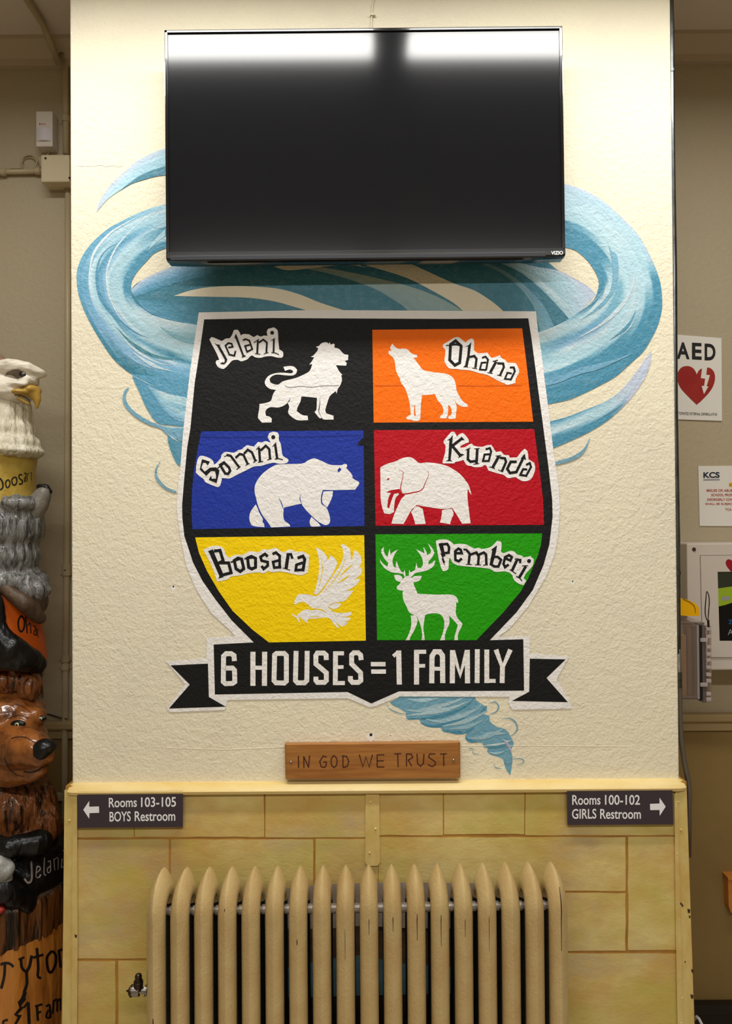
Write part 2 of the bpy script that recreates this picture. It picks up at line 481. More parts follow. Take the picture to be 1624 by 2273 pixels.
# faux ashlar blocks: outline of each, in photo pixels, between the painted joints
def blk(x0, y0, x1, y1, j=1.1, seed=0):
    rnd = random.Random(seed); pts = []
    c = 2
    def edge(ax, ay, bx, by, nx, ny, k):
        for i in range(k):
            t = (i + 0.5) / k
            w = rnd.uniform(-0.6, 1.2)
            pts.append((ax + (bx - ax) * t + nx * (j + w), ay + (by - ay) * t + ny * (j + w)))
    k1 = max(2, int((x1 - x0) / 38)); k2 = max(2, int((y1 - y0) / 40))
    edge(x0 + c, y0, x1 - c, y0, 0, 1, k1); pts.append((x1 - j - 1.5, y0 + j)); pts.append((x1 - j, y0 + j + 1.5)); edge(x1, y0 + c, x1, y1 - c, -1, 0, k2)
    pts.append((x1 - j, y1 - j - 1.5)); pts.append((x1 - j - 1.5, y1 - j)); edge(x1 - c, y1, x0 + c, y1, 0, -1, k1); pts.append((x0 + j + 1.5, y1 - j)); pts.append((x0 + j, y1 - j - 1.5)); edge(x0, y1 - c, x0, y0 + c, 1, 0, k2)
    pts.append((x0 + j, y0 + j + 1.5)); pts.append((x0 + j + 1.5, y0 + j))
    return pts
BLK = [(168, 1744, 298, 1860), (298, 1744, 587, 1859), (587, 1744, 816, 1860), (839, 1742, 984, 1855), (984, 1742, 1164, 1853), (1164, 1740, 1500, 1855),
       (166, 1862, 376, 2129), (378, 1862, 696, 2127), (699, 1861, 839, 2127), (839, 1857, 1389, 1979), (1392, 1856, 1504, 2110), (839, 1981, 1389, 2112),
       (164, 2132, 257, 2420), (261, 2131, 620, 2420), (620, 2129, 839, 2420), (839, 2115, 1516, 2420)]
for i, b in enumerate(BLK):
    wpanel('stone_block', blk(*b, seed=i), 0.0009, M_BLOCK, wain)
# bare wall left unpainted behind the radiator
M_BARE1 = mat('bare_plaster', (176, 160, 144), 0.8, vary=[(20, (140, 124, 108), 0.6)])
M_BARE2 = mat('bare_brown', (74, 54, 34), 0.8, vary=[(30, (104, 80, 56), 0.6)])
M_BARE3 = mat('old_blue_paint', (86, 118, 126), 0.8, vary=[(24, (64, 86, 94), 0.6)])
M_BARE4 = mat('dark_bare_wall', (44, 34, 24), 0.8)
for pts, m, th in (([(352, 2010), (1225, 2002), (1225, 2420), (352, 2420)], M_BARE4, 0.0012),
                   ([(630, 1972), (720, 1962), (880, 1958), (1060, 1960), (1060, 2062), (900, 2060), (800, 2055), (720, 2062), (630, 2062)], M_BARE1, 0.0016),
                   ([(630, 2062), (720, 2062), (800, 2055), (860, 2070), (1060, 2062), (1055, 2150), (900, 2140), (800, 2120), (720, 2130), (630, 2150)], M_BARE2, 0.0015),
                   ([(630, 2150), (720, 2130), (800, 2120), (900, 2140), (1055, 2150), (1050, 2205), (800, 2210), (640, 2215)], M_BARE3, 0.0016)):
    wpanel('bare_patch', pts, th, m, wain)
# stiles, bead, batten
def stile(name, pts, th, m=M_STILE): return wpanel(name, pts, th, m, wain)
stile('edge_board', [(143, 1753), (165, 1753), (168, 1768), (166, 2420), (134, 2420), (138, 2273)], 0.006)
stile('bead', [(162, 1754), (171, 1766), (172, 2100), (170, 2420), (158, 2420), (160, 2000)], 0.009)
stile('edge_board', [(1498, 1746), (1523, 1745), (1540, 2273), (1545, 2420), (1512, 2420), (1503, 2100)], 0.006)
stile('bead', [(1496, 1762), (1503, 1762), (1511, 2100), (1518, 2420), (1506, 2420), (1500, 2100)], 0.009)
stile('batten', [(815, 1747), (835, 1747), (841, 1757), (843, 1915), (838, 1922), (815, 1922), (810, 1914), (811, 1757)], 0.0065)
for x, y in ((822, 1780), (833, 1840), (820, 1893), (1505, 1780), (1511, 1842), (1501, 1895), (154, 1821), (1513, 2215), (1511, 2270)):
    p = atw(x, y, 0.0075); G().ball(p, 0.0026, seg=8, rng=5).obj('nail_head', M_LEDGE, wain)
for x, y, r in ((168, 2078, 4), (1511, 2006, 3), (1514, 2010, 3), (1528, 2022, 5), (1530, 2035, 3), (1536, 2155, 4), (1535, 2212, 5), (1520, 2135, 2)):
    o = wpanel('paint_chip', [(x - r * 0.6, y - r), (x + r * 0.7, y - r * 0.6), (x + r * 0.5, y + r), (x - r * 0.4, y + r * 0.8)], 0.0094 if x < 200 else 0.0068, M_CHIP, wain)
# ledge
g = G()
x0, x1 = at(147, 1742, -0.03).x, at(1524, 1736, -0.03).x
prof = [(0.02, ZL + 0.004), (-0.012, ZL + 0.003), (-0.026, ZL - 0.003), (-0.032, ZL - 0.010), (-0.030, ZL - 0.017), (-0.024, ZL - 0.020), (0.02, ZL - 0.020)]
n = len(prof); segs = [0, 0.011] + [i / 24 for i in range(1, 24)] + [0.989, 1]
V = []
for t in segs:
    end = 0.006 if t in (0, 1) else 0
    for a, b in prof: V.append((x0 + (x1 - x0) * t, a + end if a < 0 else a, b - (end * 0.5 if b > ZL - 0.01 else 0)))
F = []
for i in range(len(segs) - 1):
    for k in range(n): F.append((i * n + k, i * n + (k + 1) % n, (i + 1) * n + (k + 1) % n, (i + 1) * n + k))
F += [tuple(range(n)), tuple((len(segs) - 1) * n + k for k in range(n))]
autosmooth(g.add(V, F).obj('trim_5', M_LEDGE, kind='structure'), 35)
# side returns of the ledge down the pillar sides
for nm, a, b in (('trim_6', x0, XL), ('trim_7', XR, x1)):
    G().box(a, b, 0.02, BACK - 0.03, ZL - 0.02, ZL + 0.002).obj(nm, M_LEDGE, kind='structure')
# plaster chips, drill holes and seams in the pillar face
def wallchip(pts, m, l=0.7, name='plaster_chip'):
    Flat().poly(pts, sm=False).obj(name, m, lambda x, y: m0(x, y, l), pil)
M_PLDK = mat('dark_hole', (40, 34, 28), 0.9); M_PLW = mat('bare_gypsum', (246, 244, 238), 0.7)
for x, y, s in ((822, 1636, 1.0), (866, 1635, 0.35), (384, 1305, 0.6), (1270, 1293, 0.5)):
    wallchip([(x - 10 * s, y), (x - 3 * s, y - 9 * s), (x + 8 * s, y - 7 * s), (x + 10 * s, y + 3 * s), (x, y + 12 * s)], M_PLW)
    wallchip([(x - 2 * s, y - 8 * s), (x + 4 * s, y - 8 * s), (x + 4 * s, y - 2 * s), (x - 2 * s, y - 2 * s)], M_PLDK, 1.2)
def seam(pts, r=0.0007):
    G().tube([m0(x, y, 0) for x, y in pts], r, 6).obj('plaster_seam', M_PLASTER, pil)
rnd = random.Random(3)
seam([(172 + i * 9, 369 + rnd.uniform(-2, 2)) for i in range(12)])
seam([(372, 1440), (371, 1500), (370, 1660), (500, 1664), (632, 1658)])
seam([(1022, 1656), (1180, 1655), (1390, 1657)])
seam([(370, 1200), (371, 1320), (370, 1440)])
for i in range(16):
    y = 60 + i * 105 + rnd.uniform(-20, 20); x = 155.5 + (y / 1728) * 5 + 1.5
    wallchip([(x, y - 4), (x + 2.4, y - 1), (x + 1.2, y + 5), (x, y + 3)], M_PLW, 0.8)
    x = 1487 + (y / 1728) * 20 - 1.8
    wallchip([(x, y - 4), (x - 2.4, y - 1), (x - 1.2, y + 5), (x, y + 3)], M_PLW, 0.8)

# ------------------------------------------------------------------ ceiling lamps
M_LENS = mat('lamp_lens', (255, 250, 238), 0.4, emit=((255, 248, 232), 1.2))
M_LAMPB = mat('lamp_housing', (228, 226, 220), 0.4)
for i, (x, y, ln, pw) in enumerate(TUBES):  # last pair is added to fill the hall with light
    z = CEIL
    t = thing('ceiling_lamp', ['long white ceiling lamp left of the gap, above the pillar face', 'long white ceiling lamp right of the gap, above the pillar face',
              'long white ceiling lamp back in the hall, left one', 'long white ceiling lamp back in the hall, right one'][i], 'lamp', (x, y, z), 'ceiling lamps')
    G().bevbox(x - ln / 2 - 0.02, x + ln / 2 + 0.02, y - 0.075, y + 0.075, z - 0.088, z, 0.004).obj('housing', M_LAMPB, t)
    G().bevbox(x - ln / 2, x + ln / 2, y - 0.06, y + 0.06, z - 0.092, z - 0.086, 0.001).obj('lens', M_LENS, t)

# ------------------------------------------------------------------ the wall painting
MUR = thing('wall_mural', 'painted mural of a six-part animal shield over a blue whirlwind on the cream pillar', 'mural', m0(812, 1540))
def lay(l): return lambda x, y: m0(x, y, l)
DEEP = (70, 142, 172); TEAL = (62, 128, 150); MID = (104, 166, 198); MIDB = (130, 178, 212); LT = (172, 210, 224); PALE = (205, 224, 232); LIL = (196, 204, 226)
# whirlwind --------------------------------------------------------
tor = Flat()
# dark inner bowl behind the rim
tor.poly(P('291,643 300,632 315,622 348,606 392,588 436,580 700,566 1000,566 1190,575 1239,601 1278,620 1308,638 1322,654 1300,675 1262,712 1225,740 1189,760 1100,800 500,800 440,735 403,720 370,712 337,700 308,682 295,665'), col=TEAL)
bowl = tor; bowl.obj('whirlwind_bowl', M_BRUSH, lay(1), MUR, vcol=True)
e = Flat()
e.loft(P('290,645 315,622 348,605 392,588 436,580 520,572'), P('300,660 345,643 392,628 440,615 500,600 560,592'),
       [(0, [(0, LIL), (.4, MIDB), (1, DEEP)]), (.5, [(0, (190, 205, 215)), (.35, MIDB), (1, DEEP)]), (1, [(0, LT), (.5, (120, 165, 180)), (1, TEAL)])], streak=14)
e.loft(P('305,664 345,668 400,672 440,678'), P('310,676 345,700 400,715 440,720'), [(0, [(0, DEEP), (1, MID)]), (1, [(0, TEAL), (1, DEEP)])], 30, 12, 12)
# light band left of the beige ribbon (centre) and pale bands right
e.loft(P('640,590 700,592 765,602 830,616 903,634 962,655 1007,678 1030,694'), P('655,592 720,605 765,617 800,629 835,643 871,664 895,680 909,694'),
       [(0, [(0, (170, 175, 150)), (1, (150, 178, 180))]), (1, [(0, (150, 182, 186)), (1, (138, 172, 180))])], streak=8)
e.loft(P('1155,584 1199,594 1239,601 1278,620 1308,638 1322,654'), P('1110,584 1155,605 1199,641 1234,676 1261,706 1268,714'),
       [(0, [(0, (180, 210, 222)), (.5, LT), (1, (150, 196, 210))]), (.6, [(0, LIL), (.2, LT), (.75, (160, 200, 214)), (.82, PALE), (1, (140, 188, 204))]), (1, [(0, LIL), (1, LT)])], streak=14)
e.loft(P('1084,585 1125,605 1169,638 1202,673 1226,716 1230,740'), P('1066,585 1110,605 1149,635 1175,667 1187,691 1200,745'),
       [(0, [(0, (120, 160, 175)), (1, (110, 150, 165))]), (1, [(0, MID), (1, (120, 170, 186))])], 40, 10, 8)
e.objs('whirlwind_inner_band', M_BRUSH, lay(2), MUR, vcol=True)
b = Flat()
b.poly(P('386,656.7 405,650 425,644 467,637 524,635 581,637 623,642 666,654 708,671 751,685 775,693 776,700 715,700 691,692 652,681 609,669 552,661 481,659 425,658'))
b.poly(P('800,566 860,570 909,585 954,605 1007,629 1051,644 1081,662 1104,679 1122,696 1040,698 1030,693 1007,673 962,647 903,617 830,594 780,580'))
b.poly(P('608,592 640,586 700,578 800,578 800,592 830,594 765,588 700,594 640,600'))
b.objs('bare_cream_gap', M_PLASTER, lay(3), MUR)
# front rim left and right
r = Flat()
LO = P('372,452 337,461 304,474 273,489 238,509 205,538 183,568 172,597 170,619 174,652 185,685 203,722 227,762 250,795 272,816 295,832 340,853 385,873 440,888')
LI = P('372,549 343,562 326,579 306,601 293,623 291,643 295,663 308,678 337,698 370,709 403,716 420,718 440,722')
r.loft(LO, LI, [
    (0, [(0, LT), (.10, (160, 202, 218)), (.14, PALE), (.18, LT), (.50, LT), (.53, DEEP), (.72, DEEP), (.74, LT), (.82, LT), (.86, DEEP), (1, DEEP)]),
    (.18, [(0, MID), (.10, MID), (.14, PALE), (.2, LT), (.32, (140, 190, 212)), (.4, DEEP), (.46, MIDB), (.5, LT), (.72, LT), (.75, (150, 196, 214)), (.82, DEEP), (1, DEEP)]),
    (.42, [(0, MID), (.20, MID), (.235, PALE), (.30, LT), (.35, (160, 200, 218)), (.37, DEEP), (.42, (110, 166, 198)), (.53, MIDB), (.56, PALE), (.6, LT), (.84, LT), (.87, DEEP), (1, DEEP)]),
    (.58, [(0, DEEP), (.05, DEEP), (.08, MIDB), (.25, MIDB), (.3, LT), (.42, LT), (.45, DEEP), (.5, MID), (.56, MIDB), (.6, PALE), (.66, LT), (.95, (190, 216, 226)), (1, MIDB)]),
    (.75, [(0, TEAL), (.16, TEAL), (.2, MIDB), (.36, MIDB), (.42, PALE), (.47, LT), (.52, MID), (.58, LT), (.7, LT), (1, PALE)]),
    (.88, [(0, DEEP), (.28, MID), (.36, MIDB), (.42, PALE), (.46, DEEP), (.52, TEAL), (.58, LT), (.72, (176, 206, 216)), (.8, (132, 178, 192)), (.86, LT), (1, PALE)]),
    (1, [(0, MID), (.45, MID), (.48, TEAL), (.51, LT), (.7, LT), (.76, (120, 172, 188)), (.86, (150, 190, 202)), (.9, LT), (1, LT)])], 150, 60, 12)
RO = P('1250,405 1256,408.6 1282.5,416.5 1318,433 1351,456 1387,490 1416.5,522 1442,567 1462,616.5 1468.7,656 1467.7,691 1456,731 1430,777 1403,803 1367,835 1330,856 1298,872 1259,888 1200,900')
RI = P('1250,547 1256,549.5 1278.5,557 1302,577 1318,599 1328,622 1327,642 1318,664 1298,685 1267,705 1229,725 1196,737 1175,744')
r.loft(RO, RI, [
    (0, [(0, LIL), (.04, (178, 206, 224)), (.5, LT), (.565, LT), (.575, DEEP), (1, DEEP)]),
    (.25, [(0, LIL), (.05, LT), (.3, (186, 214, 224)), (.62, (176, 210, 222)), (.66, (176, 210, 222)), (.675, DEEP), (1, DEEP)]),
    (.36, [(0, (170, 200, 220)), (.1, LT), (.5, LT), (.6, (182, 210, 220)), (.82, LT), (.86, DEEP), (1, DEEP)]),
    (.42, [(0, DEEP), (.12, DEEP), (.14, LT), (.45, (182, 210, 220)), (.55, LT), (.63, (120, 178, 200)), (.7, (120, 178, 200)), (.73, LT), (.88, PALE), (.9, DEEP), (1, DEEP)]),
    (.52, [(0, DEEP), (.24, DEEP), (.26, (160, 202, 218)), (.42, (186, 213, 224)), (.54, LT), (.64, (120, 178, 200)), (.74, (120, 178, 200)), (.77, LT), (.93, PALE), (.95, DEEP), (1, DEEP)]),
    (.66, [(0, DEEP), (.36, DEEP), (.38, LT), (.52, LT), (.58, PALE), (.66, MIDB), (.76, MID), (.8, (186, 212, 222)), (.95, LT), (1, MID)]),
    (.82, [(0, DEEP), (.42, DEEP), (.44, LT), (.58, LT), (.65, PALE), (.72, MIDB), (.8, MID), (.86, LT), (1, PALE)]),
    (1, [(0, DEEP), (.2, DEEP), (.28, MIDB), (.36, MID), (.43, DEEP), (.45, PALE), (.55, LT), (.64, (130, 186, 202)), (.82, (128, 178, 194)), (.86, (176, 204, 210)), (1, (186, 206, 212))])], 150, 60, 10)
# horn top left
r.loft(P('214,471 222,445 244,412 273,384 304,358 337,340 372,327'), P('214,471 238,443 264,424 291,408 317,399 344,391 372,388'),
       [(0, [(0, LIL), (1, LIL)]), (.3, [(0, (196, 202, 220)), (.6, LT), (1, LT)]), (1, [(0, (182, 200, 216)), (.4, (156, 198, 214)), (1, (140, 188, 206))])], 60, 16, 10)
# body below the rim, left
r.poly(P('293,830 297,845 312,877 324,904 348,938 380,944 412,948 416,930 430,870 436,850 360,838'), col=(88, 154, 186))
r.poly(P('368,961 372,964 372.5,979 379,1001 389.5,1025 398,1035 404,1018 414,948 372,955'), col=(84, 148, 174))
# lower right swoosh
r.loft(P('1445,780 1422,811 1397,844 1369,874 1338,894 1298,909.5 1259,925 1218,936'), P('1446,782 1438,823 1416,862 1387,898 1351,931 1314,955 1274.6,974.5 1225,996'),
       [(0, [(0, LIL), (1, LIL)]), (.35, [(0, (192, 204, 222)), (.7, (188, 204, 224)), (1, LIL)]), (.55, [(0, MIDB), (.1, LT), (.62, LT), (.68, DEEP), (1, DEEP)]),
        (1, [(0, DEEP), (.12, MID), (.2, LT), (.45, PALE), (.52, MID), (.6, DEEP), (1, DEEP)])], 70, 24, 12)
r.objs('whirlwind_band', M_BRUSH, lay(4), MUR, vcol=True)
s = Flat()
K = (150, 300, 4.546)
s.poly(P('520,566 580,515 640,470 700,425 780,385 880,345 985,312 985,402 880,418 760,452 640,492', *K), col=TEAL)
s.stroke(P('740,805 600,880 450,970 330,1090 260,1200 230,1320 222,1450 250,1600', *K), 5, taper=(.1, .1), sm=True, col=(218, 232, 238))
s.stroke(P('950,745 740,870 600,1000 480,1150 405,1330 395,1480 430,1650 520,1830 640,1950 800,2030', *K), 4, taper=(.1, .1), sm=True, col=(206, 226, 234))
s.stroke(P('500,1090 400,1150 325,1250 292,1400 312,1570 400,1750 540,1880 700,2000 830,2050', *K), 7, taper=(.05, .05), sm=True, col=(84, 148, 180))
s.stroke(P('495,1940 600,2055 750,2170 900,2235 1060,2262', *K), 8, taper=(.05, .6), sm=True, col=(72, 138, 152))
s.stroke(P('500,1960 620,2110 760,2220 900,2290 1050,2330', *K), 5, taper=(.1, .1), sm=True, col=PALE)
s.stroke(P('930,1930 1050,2010 1180,2070 1290,2085', *K), 9, taper=(.1, .9), sm=True, col=(128, 180, 194))
s.poly(P('810,1165 860,1080 930,1000 985,950 985,1015 900,1080', *K), col=LT)
O = (240, 780, 6.686)
s.loft(P('560,480 680,550 900,630 1180,690', *O), P('700,700 800,850 960,990 1135,1060', *O), [(0, [(0, (100, 164, 194)), (1, (96, 160, 190))]), (.4, [(0, PALE), (.3, LT), (1, MID)]), (1, [(0, LT), (.3, LT), (.4, MID), (.6, LT), (1, MIDB)])], 30, 20, 18)
s.stroke(P('380,370 520,440 700,530', *O), 2, taper=(.2, .1), sm=True, col=LT)
s.stroke(P('380,20 520,120 700,220 860,270 960,300', *O), 8, taper=(.3, .05), sm=True, col=(196, 218, 228))
s.stroke(P('240,20 400,120 560,210 680,262', *O), 9, taper=(.3, .05), sm=True, col=(140, 184, 212))
s.poly(P('315,538 260,560 222,640 215,720 245,810 330,910 440,1000 600,1090 780,1150 880,1240 1085,1340 1125,1120 940,1130 720,1075 560,1005 400,900 300,790 262,700 270,620', *O), col=(116, 168, 194))
s.stroke(P('720,1080 900,1125 1125,1130', *O), 3, taper=(.2, .8), sm=True, col=LT)
s.stroke(P('885,1225 980,1300 1065,1348', *O), 2.6, taper=(.2, .1), sm=True, col=PALE)
s.stroke(P('780,1630 715,1740 715,1860 790,1970 880,2040 1010,2090', *O), 6.5, taper=(.1, .8), sm=True, col=(120, 166, 186))
L_ = (1180, 380, 5.075)
s.poly(P('860,830 900,900 950,935 972,1010 975,1150 955,1280 900,1400 820,1500 700,1590 540,1680 700,1560 830,1430 890,1320 908,1180 905,1050 885,930', *L_), col=(118, 174, 200))
s.stroke(P('845,1215 820,1310 740,1420 620,1530 480,1620', *L_), 4, taper=(.1, .1), sm=True, col=(120, 168, 190))
s.stroke(P('1150,1080 1140,1250 1070,1430 930,1600 760,1740 520,1880', *L_), 9, taper=(.1, .1), sm=True, col=(198, 218, 228))
s.stroke(P('1170,1570 1120,1680 1030,1790 880,1900', *L_), 6, taper=(.1, .1), sm=True, col=(84, 152, 182))
s.stroke(P('1165,1640 1100,1760 1010,1850', *L_), 2.4, taper=(.1, .1), sm=True, col=PALE)
Q = (1180, 740, 5.075)
s.stroke(P('1130,230 950,300 760,370 520,430 300,520 150,560', *Q), 14, taper=(.05, .9), sm=True, col=(112, 168, 198))
s.stroke(P('655,1170 625,1250 560,1345 440,1415 268,1465', *Q), 8.5, taper=(.05, .9), sm=True, col=(116, 164, 188))
s.stroke(P('1060,770 930,860 800,940', *Q), 2.2, taper=(.1, .1), sm=True, col=(90, 150, 180))
s.objs('brush_stroke', M_BRUSH, lay(5), MUR, vcol=True)
# small tail of the whirlwind under the banner
I_ = (840, 1530, 4.511)
w = Flat(); w.poly(P('110,130 200,85 270,60 970,60 978,110 1085,180 1080,215 1040,250 1110,262 1115,320 1180,375 1240,390 1290,420 1320,470 1345,520 1350,560 1325,610 1340,690 1332,780 1320,855 1308,855 1270,790 1245,700 1190,675 1120,655 1085,625 1095,590 1050,575 1040,540 980,530 880,515 865,480 880,440 800,445 650,430 625,395 620,385 500,380 430,345 405,300 300,310 275,280 272,232 200,190 140,160', *I_), col=(112, 166, 190))
w.obj('whirlwind_tail', M_BRUSH, lay(1), MUR, vcol=True)
w = Flat()
for wd_, c, pts in ((9, LT, '290,95 420,110 600,90'), (11, (168, 200, 212), '275,205 400,215 560,180 740,130 860,80'), (10, (176, 206, 216), '280,262 500,235 720,190 900,120'),
                    (7, DEEP, '275,292 520,288 760,226 900,150 962,75'), (12, (160, 196, 210), '470,300 640,320 850,255 990,190 1030,140'), (6, DEEP, '420,340 560,372 700,335 860,290'),
                    (10, (166, 200, 212), '640,368 850,325 1000,262 1090,215'), (5, DEEP, '1020,225 1060,190 1082,160'), (8, DEEP, '640,405 760,432 880,425 960,380'),
                    (9, (150, 190, 206), '700,400 900,370 1060,300'), (12, (150, 188, 204), '890,490 1040,480 1180,430 1250,395'), (6, DEEP, '870,470 900,515 1000,528'),
                    (8, (160, 196, 210), '1060,440 1180,440 1290,440'), (5, PALE, '1080,556 1180,552 1300,530'), (5, DEEP, '1050,578 1180,575 1290,560'), (5, LT, '1100,632 1190,640 1260,618'),
                    (6, (176, 180, 204), '1240,500 1300,560 1330,640'), (7, MIDB, '1260,720 1300,730 1335,720'), (3, PALE, '1240,500 1290,520 1340,500')):
    w.stroke(P(pts, *I_), wd_, taper=(.15, .15), sm=True, col=c)
for wd_, pts in ((2.6, '75,150 125,205 210,238 272,245'), (3.2, '1095,142 1160,125 1200,165 1180,220 1110,262'), (3.6, '1225,298 1300,290 1365,325 1388,390 1360,440 1310,475'),
                 (1.8, '895,605 920,592 960,600'), (1.8, '940,600 950,640 1005,652'), (2.2, '1150,750 1175,785 1235,792'), (2.2, '1320,700 1420,695 1455,722 1420,750 1370,765')):
    w.stroke(P(pts, *I_), wd_, taper=(.2, .2), sm=True, col=(122, 166, 186))
w.objs('brush_stroke', M_BRUSH, lay(2), MUR, vcol=True)

# shield and banner ------------------------------------------------
wb = Flat()
wb.poly(P('441,693.5 700,688 1000,690 1189,691 1194,737 1201.6,786 1206.5,828 1215.5,898 1227,994 1232,1032 1239,1075 1242,1130 1238,1190 1230,1232 1211,1281 1172,1346 1131,1395 1106,1412.7 1175.4,1412.7 1175.4,1451 1263,1456.7 1235,1507.6 1266,1561 1270,1573 1136,1575.6 1127,1558.6 1130,1547 886.5,1546 835.5,1567 820,1570 771,1550 504.5,1554 499,1576 377,1581 370,1573 411,1519 368.5,1468 457.7,1461 459,1415.6 521.5,1412 511,1400 467,1359 434,1307 413,1255 400,1190 392,1130 395,1080 400,1038 406,960 414,890 421,828'), sm=False)
wb.obj('white_outline', M_WHITE, lay(6), MUR)
kb = Flat()
kb.poly(P('453,709 600,706 800,707 1000,708 1172,706.6 1179.5,754 1194,865 1204,938.6 1216,1030 1225,1108 1226,1147 1221,1190 1218.6,1209 1205.6,1255 1182,1309.6 1146,1359 1086.7,1421 1161,1419 1162.7,1533 885,1534.6 824,1561.5 771,1536 476.7,1541.6 474,1430.6 563,1426 514,1377 477.6,1330 449,1289 428,1248 415.5,1209 409,1190 404.5,1150 404,1121 409,1060 415.5,992 422.5,950 432,850 443,780'), sm=False)
kb.poly(P('378.4,1477 461.4,1473 463.4,1547 500.8,1568.6 374.7,1572.8 421,1519.5'), sm=False)
kb.poly(P('1175.4,1462 1255,1463.7 1212.3,1505 1259.9,1558.6 1135.8,1555.8 1174,1535.4'), sm=False)
kb.objs('black_ground', M_BLACK, lay(7), MUR)
A_ = (420, 680, 4.06); B_ = (810, 680, 4.06); C_ = (400, 940, 3.867); D_ = (810, 940, 3.867); E_ = (400, 1170, 3.867); F_ = (810, 1170, 3.867)
PAN = {}
def panel(key, m, pts, label):
    PAN[key] = Flat().poly(P(pts), sm=False).obj('shield_panel', m, lay(8), MUR, label=label)
panel('o', M_ORANGE, '826,732 1158.5,728.8 1166,790 1183,936 829,938', 'orange shield panel')
panel('b', M_BLUE, '446.5,957.6 806.5,955.5 808.6,1167.6 427,1174.8 424.6,1134 426,1090 430,1045 440,990', 'blue shield panel')
panel('r', M_RED, '829.4,955 1185,952.4 1198,1051 1205,1110 1207,1165 833.3,1167', 'red shield panel')
panel('y', M_YELLOW, '433,1193 808,1188 811.7,1422 596.5,1426 560,1397.6 516,1356 485,1312 459.5,1268 441.4,1227', 'yellow shield panel')
panel('g', M_GREEN, '833,1186 1203,1184 1200,1210 1192.7,1234.6 1172,1283.8 1154,1314.8 1115,1361 1057,1421 836.6,1421', 'green shield panel')
def fig(name, par, polys, Z, label, over=(), om=None, m=M_WHITE, l=9):
    f = Flat()
    for q in polys: f.poly(P(q, *Z))
    o = f.objs(name, m, lay(l), par, label=label)
    if over:
        f = Flat()
        for q in over:
            h, b_ = q.split(':', 1)
            if h == 'p': f.poly(P(b_, *Z))
            else: f.stroke(P(b_, *Z), float(h) / Z[2], taper=(.25, .25), sm=True)
        f.objs('line_work', om, lay(l + 1), par)
fig('lion', MUR, ['848,545 862,582 905,568 935,582 930,600 905,603 850,598 790,600 735,615 700,640 680,680 690,715 730,745 780,752 755,790 735,850 690,870 632,880 630,920 618,995 630,1020 655,1048 742,1046 742,1010 720,993 692,988 685,950 705,920 740,908 800,912 850,895 885,870 900,905 890,955 915,990 975,1026 1070,1025 1065,985 1020,980 968,945 975,910 1000,860 1010,812 1060,815 1150,825 1148,870 1145,930 1128,952 1170,1005 1195,1008 1215,1020 1300,1020 1298,985 1235,965 1225,935 1240,880 1260,820 1280,795 1318,765 1328,785 1338,745 1360,710 1375,665 1368,620 1380,618 1350,585 1320,530 1412,535 1418,510 1400,492 1430,483 1432,437 1390,428 1350,385 1305,372 1310,345 1300,335 1275,345 1262,322 1255,340 1240,325 1210,325 1180,340 1170,355 1140,365 1162,380 1150,405 1120,440 1095,455 1125,460 1100,500 1080,525 1108,520 1095,560 1075,590 1020,620 960,645 880,665 835,680 800,705 760,700 730,685 722,655 745,630 790,615 870,622 935,622 965,600 970,570 945,545 905,537'], A_,
    'white lion silhouette', ['7:908,828 900,850 880,875', '7:1178,822 1174,890 1166,945 1180,980 1195,1008'], M_BLACK)
fig('wolf', PAN['o'], ['245,335 228,365 230,390 243,402 212,400 212,425 225,440 255,465 270,510 275,560 290,610 310,645 325,690 355,730 380,790 400,870 408,930 412,975 385,988 370,1005 380,1020 420,1022 430,1032 480,1032 497,1010 500,940 505,870 512,800 560,798 630,790 650,840 690,890 705,930 700,970 680,985 675,1008 730,1010 742,985 748,930 748,890 765,900 780,940 775,980 752,988 748,1008 770,1015 815,1010 820,960 825,900 810,860 802,838 830,880 880,905 925,905 922,885 880,855 850,810 825,760 815,700 800,655 770,625 720,605 640,597 570,585 520,570 480,520 450,480 432,465 470,460 470,440 420,425 385,390 350,380 300,382 265,360'], B_,
    'white howling wolf silhouette', ['p:443,890 450,888 452,950 458,985 443,985 440,970'], M_ORANGE)
fig('bear', PAN['b'], ['1395,352 1410,347 1430,352 1430,375 1420,380 1450,410 1475,445 1485,475 1530,500 1535,520 1500,568 1310,572 1225,570 1213,600 1205,660 1215,695 1255,725 1280,790 1285,840 1270,865 1240,872 1215,860 1180,840 1135,800 1080,745 1045,700 1030,690 890,722 885,760 885,810 900,840 935,865 942,885 780,892 745,840 700,780 665,700 650,640 637,580 645,520 680,460 730,410 790,370 850,350 1040,345 1090,320 1140,300 1180,308 1230,330 1290,355 1380,358',
    '648,695 620,730 598,770 592,810 600,850 625,880 722,890 718,860 705,845 708,820 680,770 660,720', '1228,583 1310,580 1300,640 1260,722 1225,690 1215,650', '1125,800 1110,840 1115,870 1130,885 1205,882 1185,855 1150,825'], C_,
    'white walking bear silhouette', ['8:845,636 870,690 888,745', '7:1030,605 1028,650 1045,698', 'p:1365,378 1382,392 1370,410 1352,418 1350,400', '4:1470,452 1488,474'], M_BLUE)
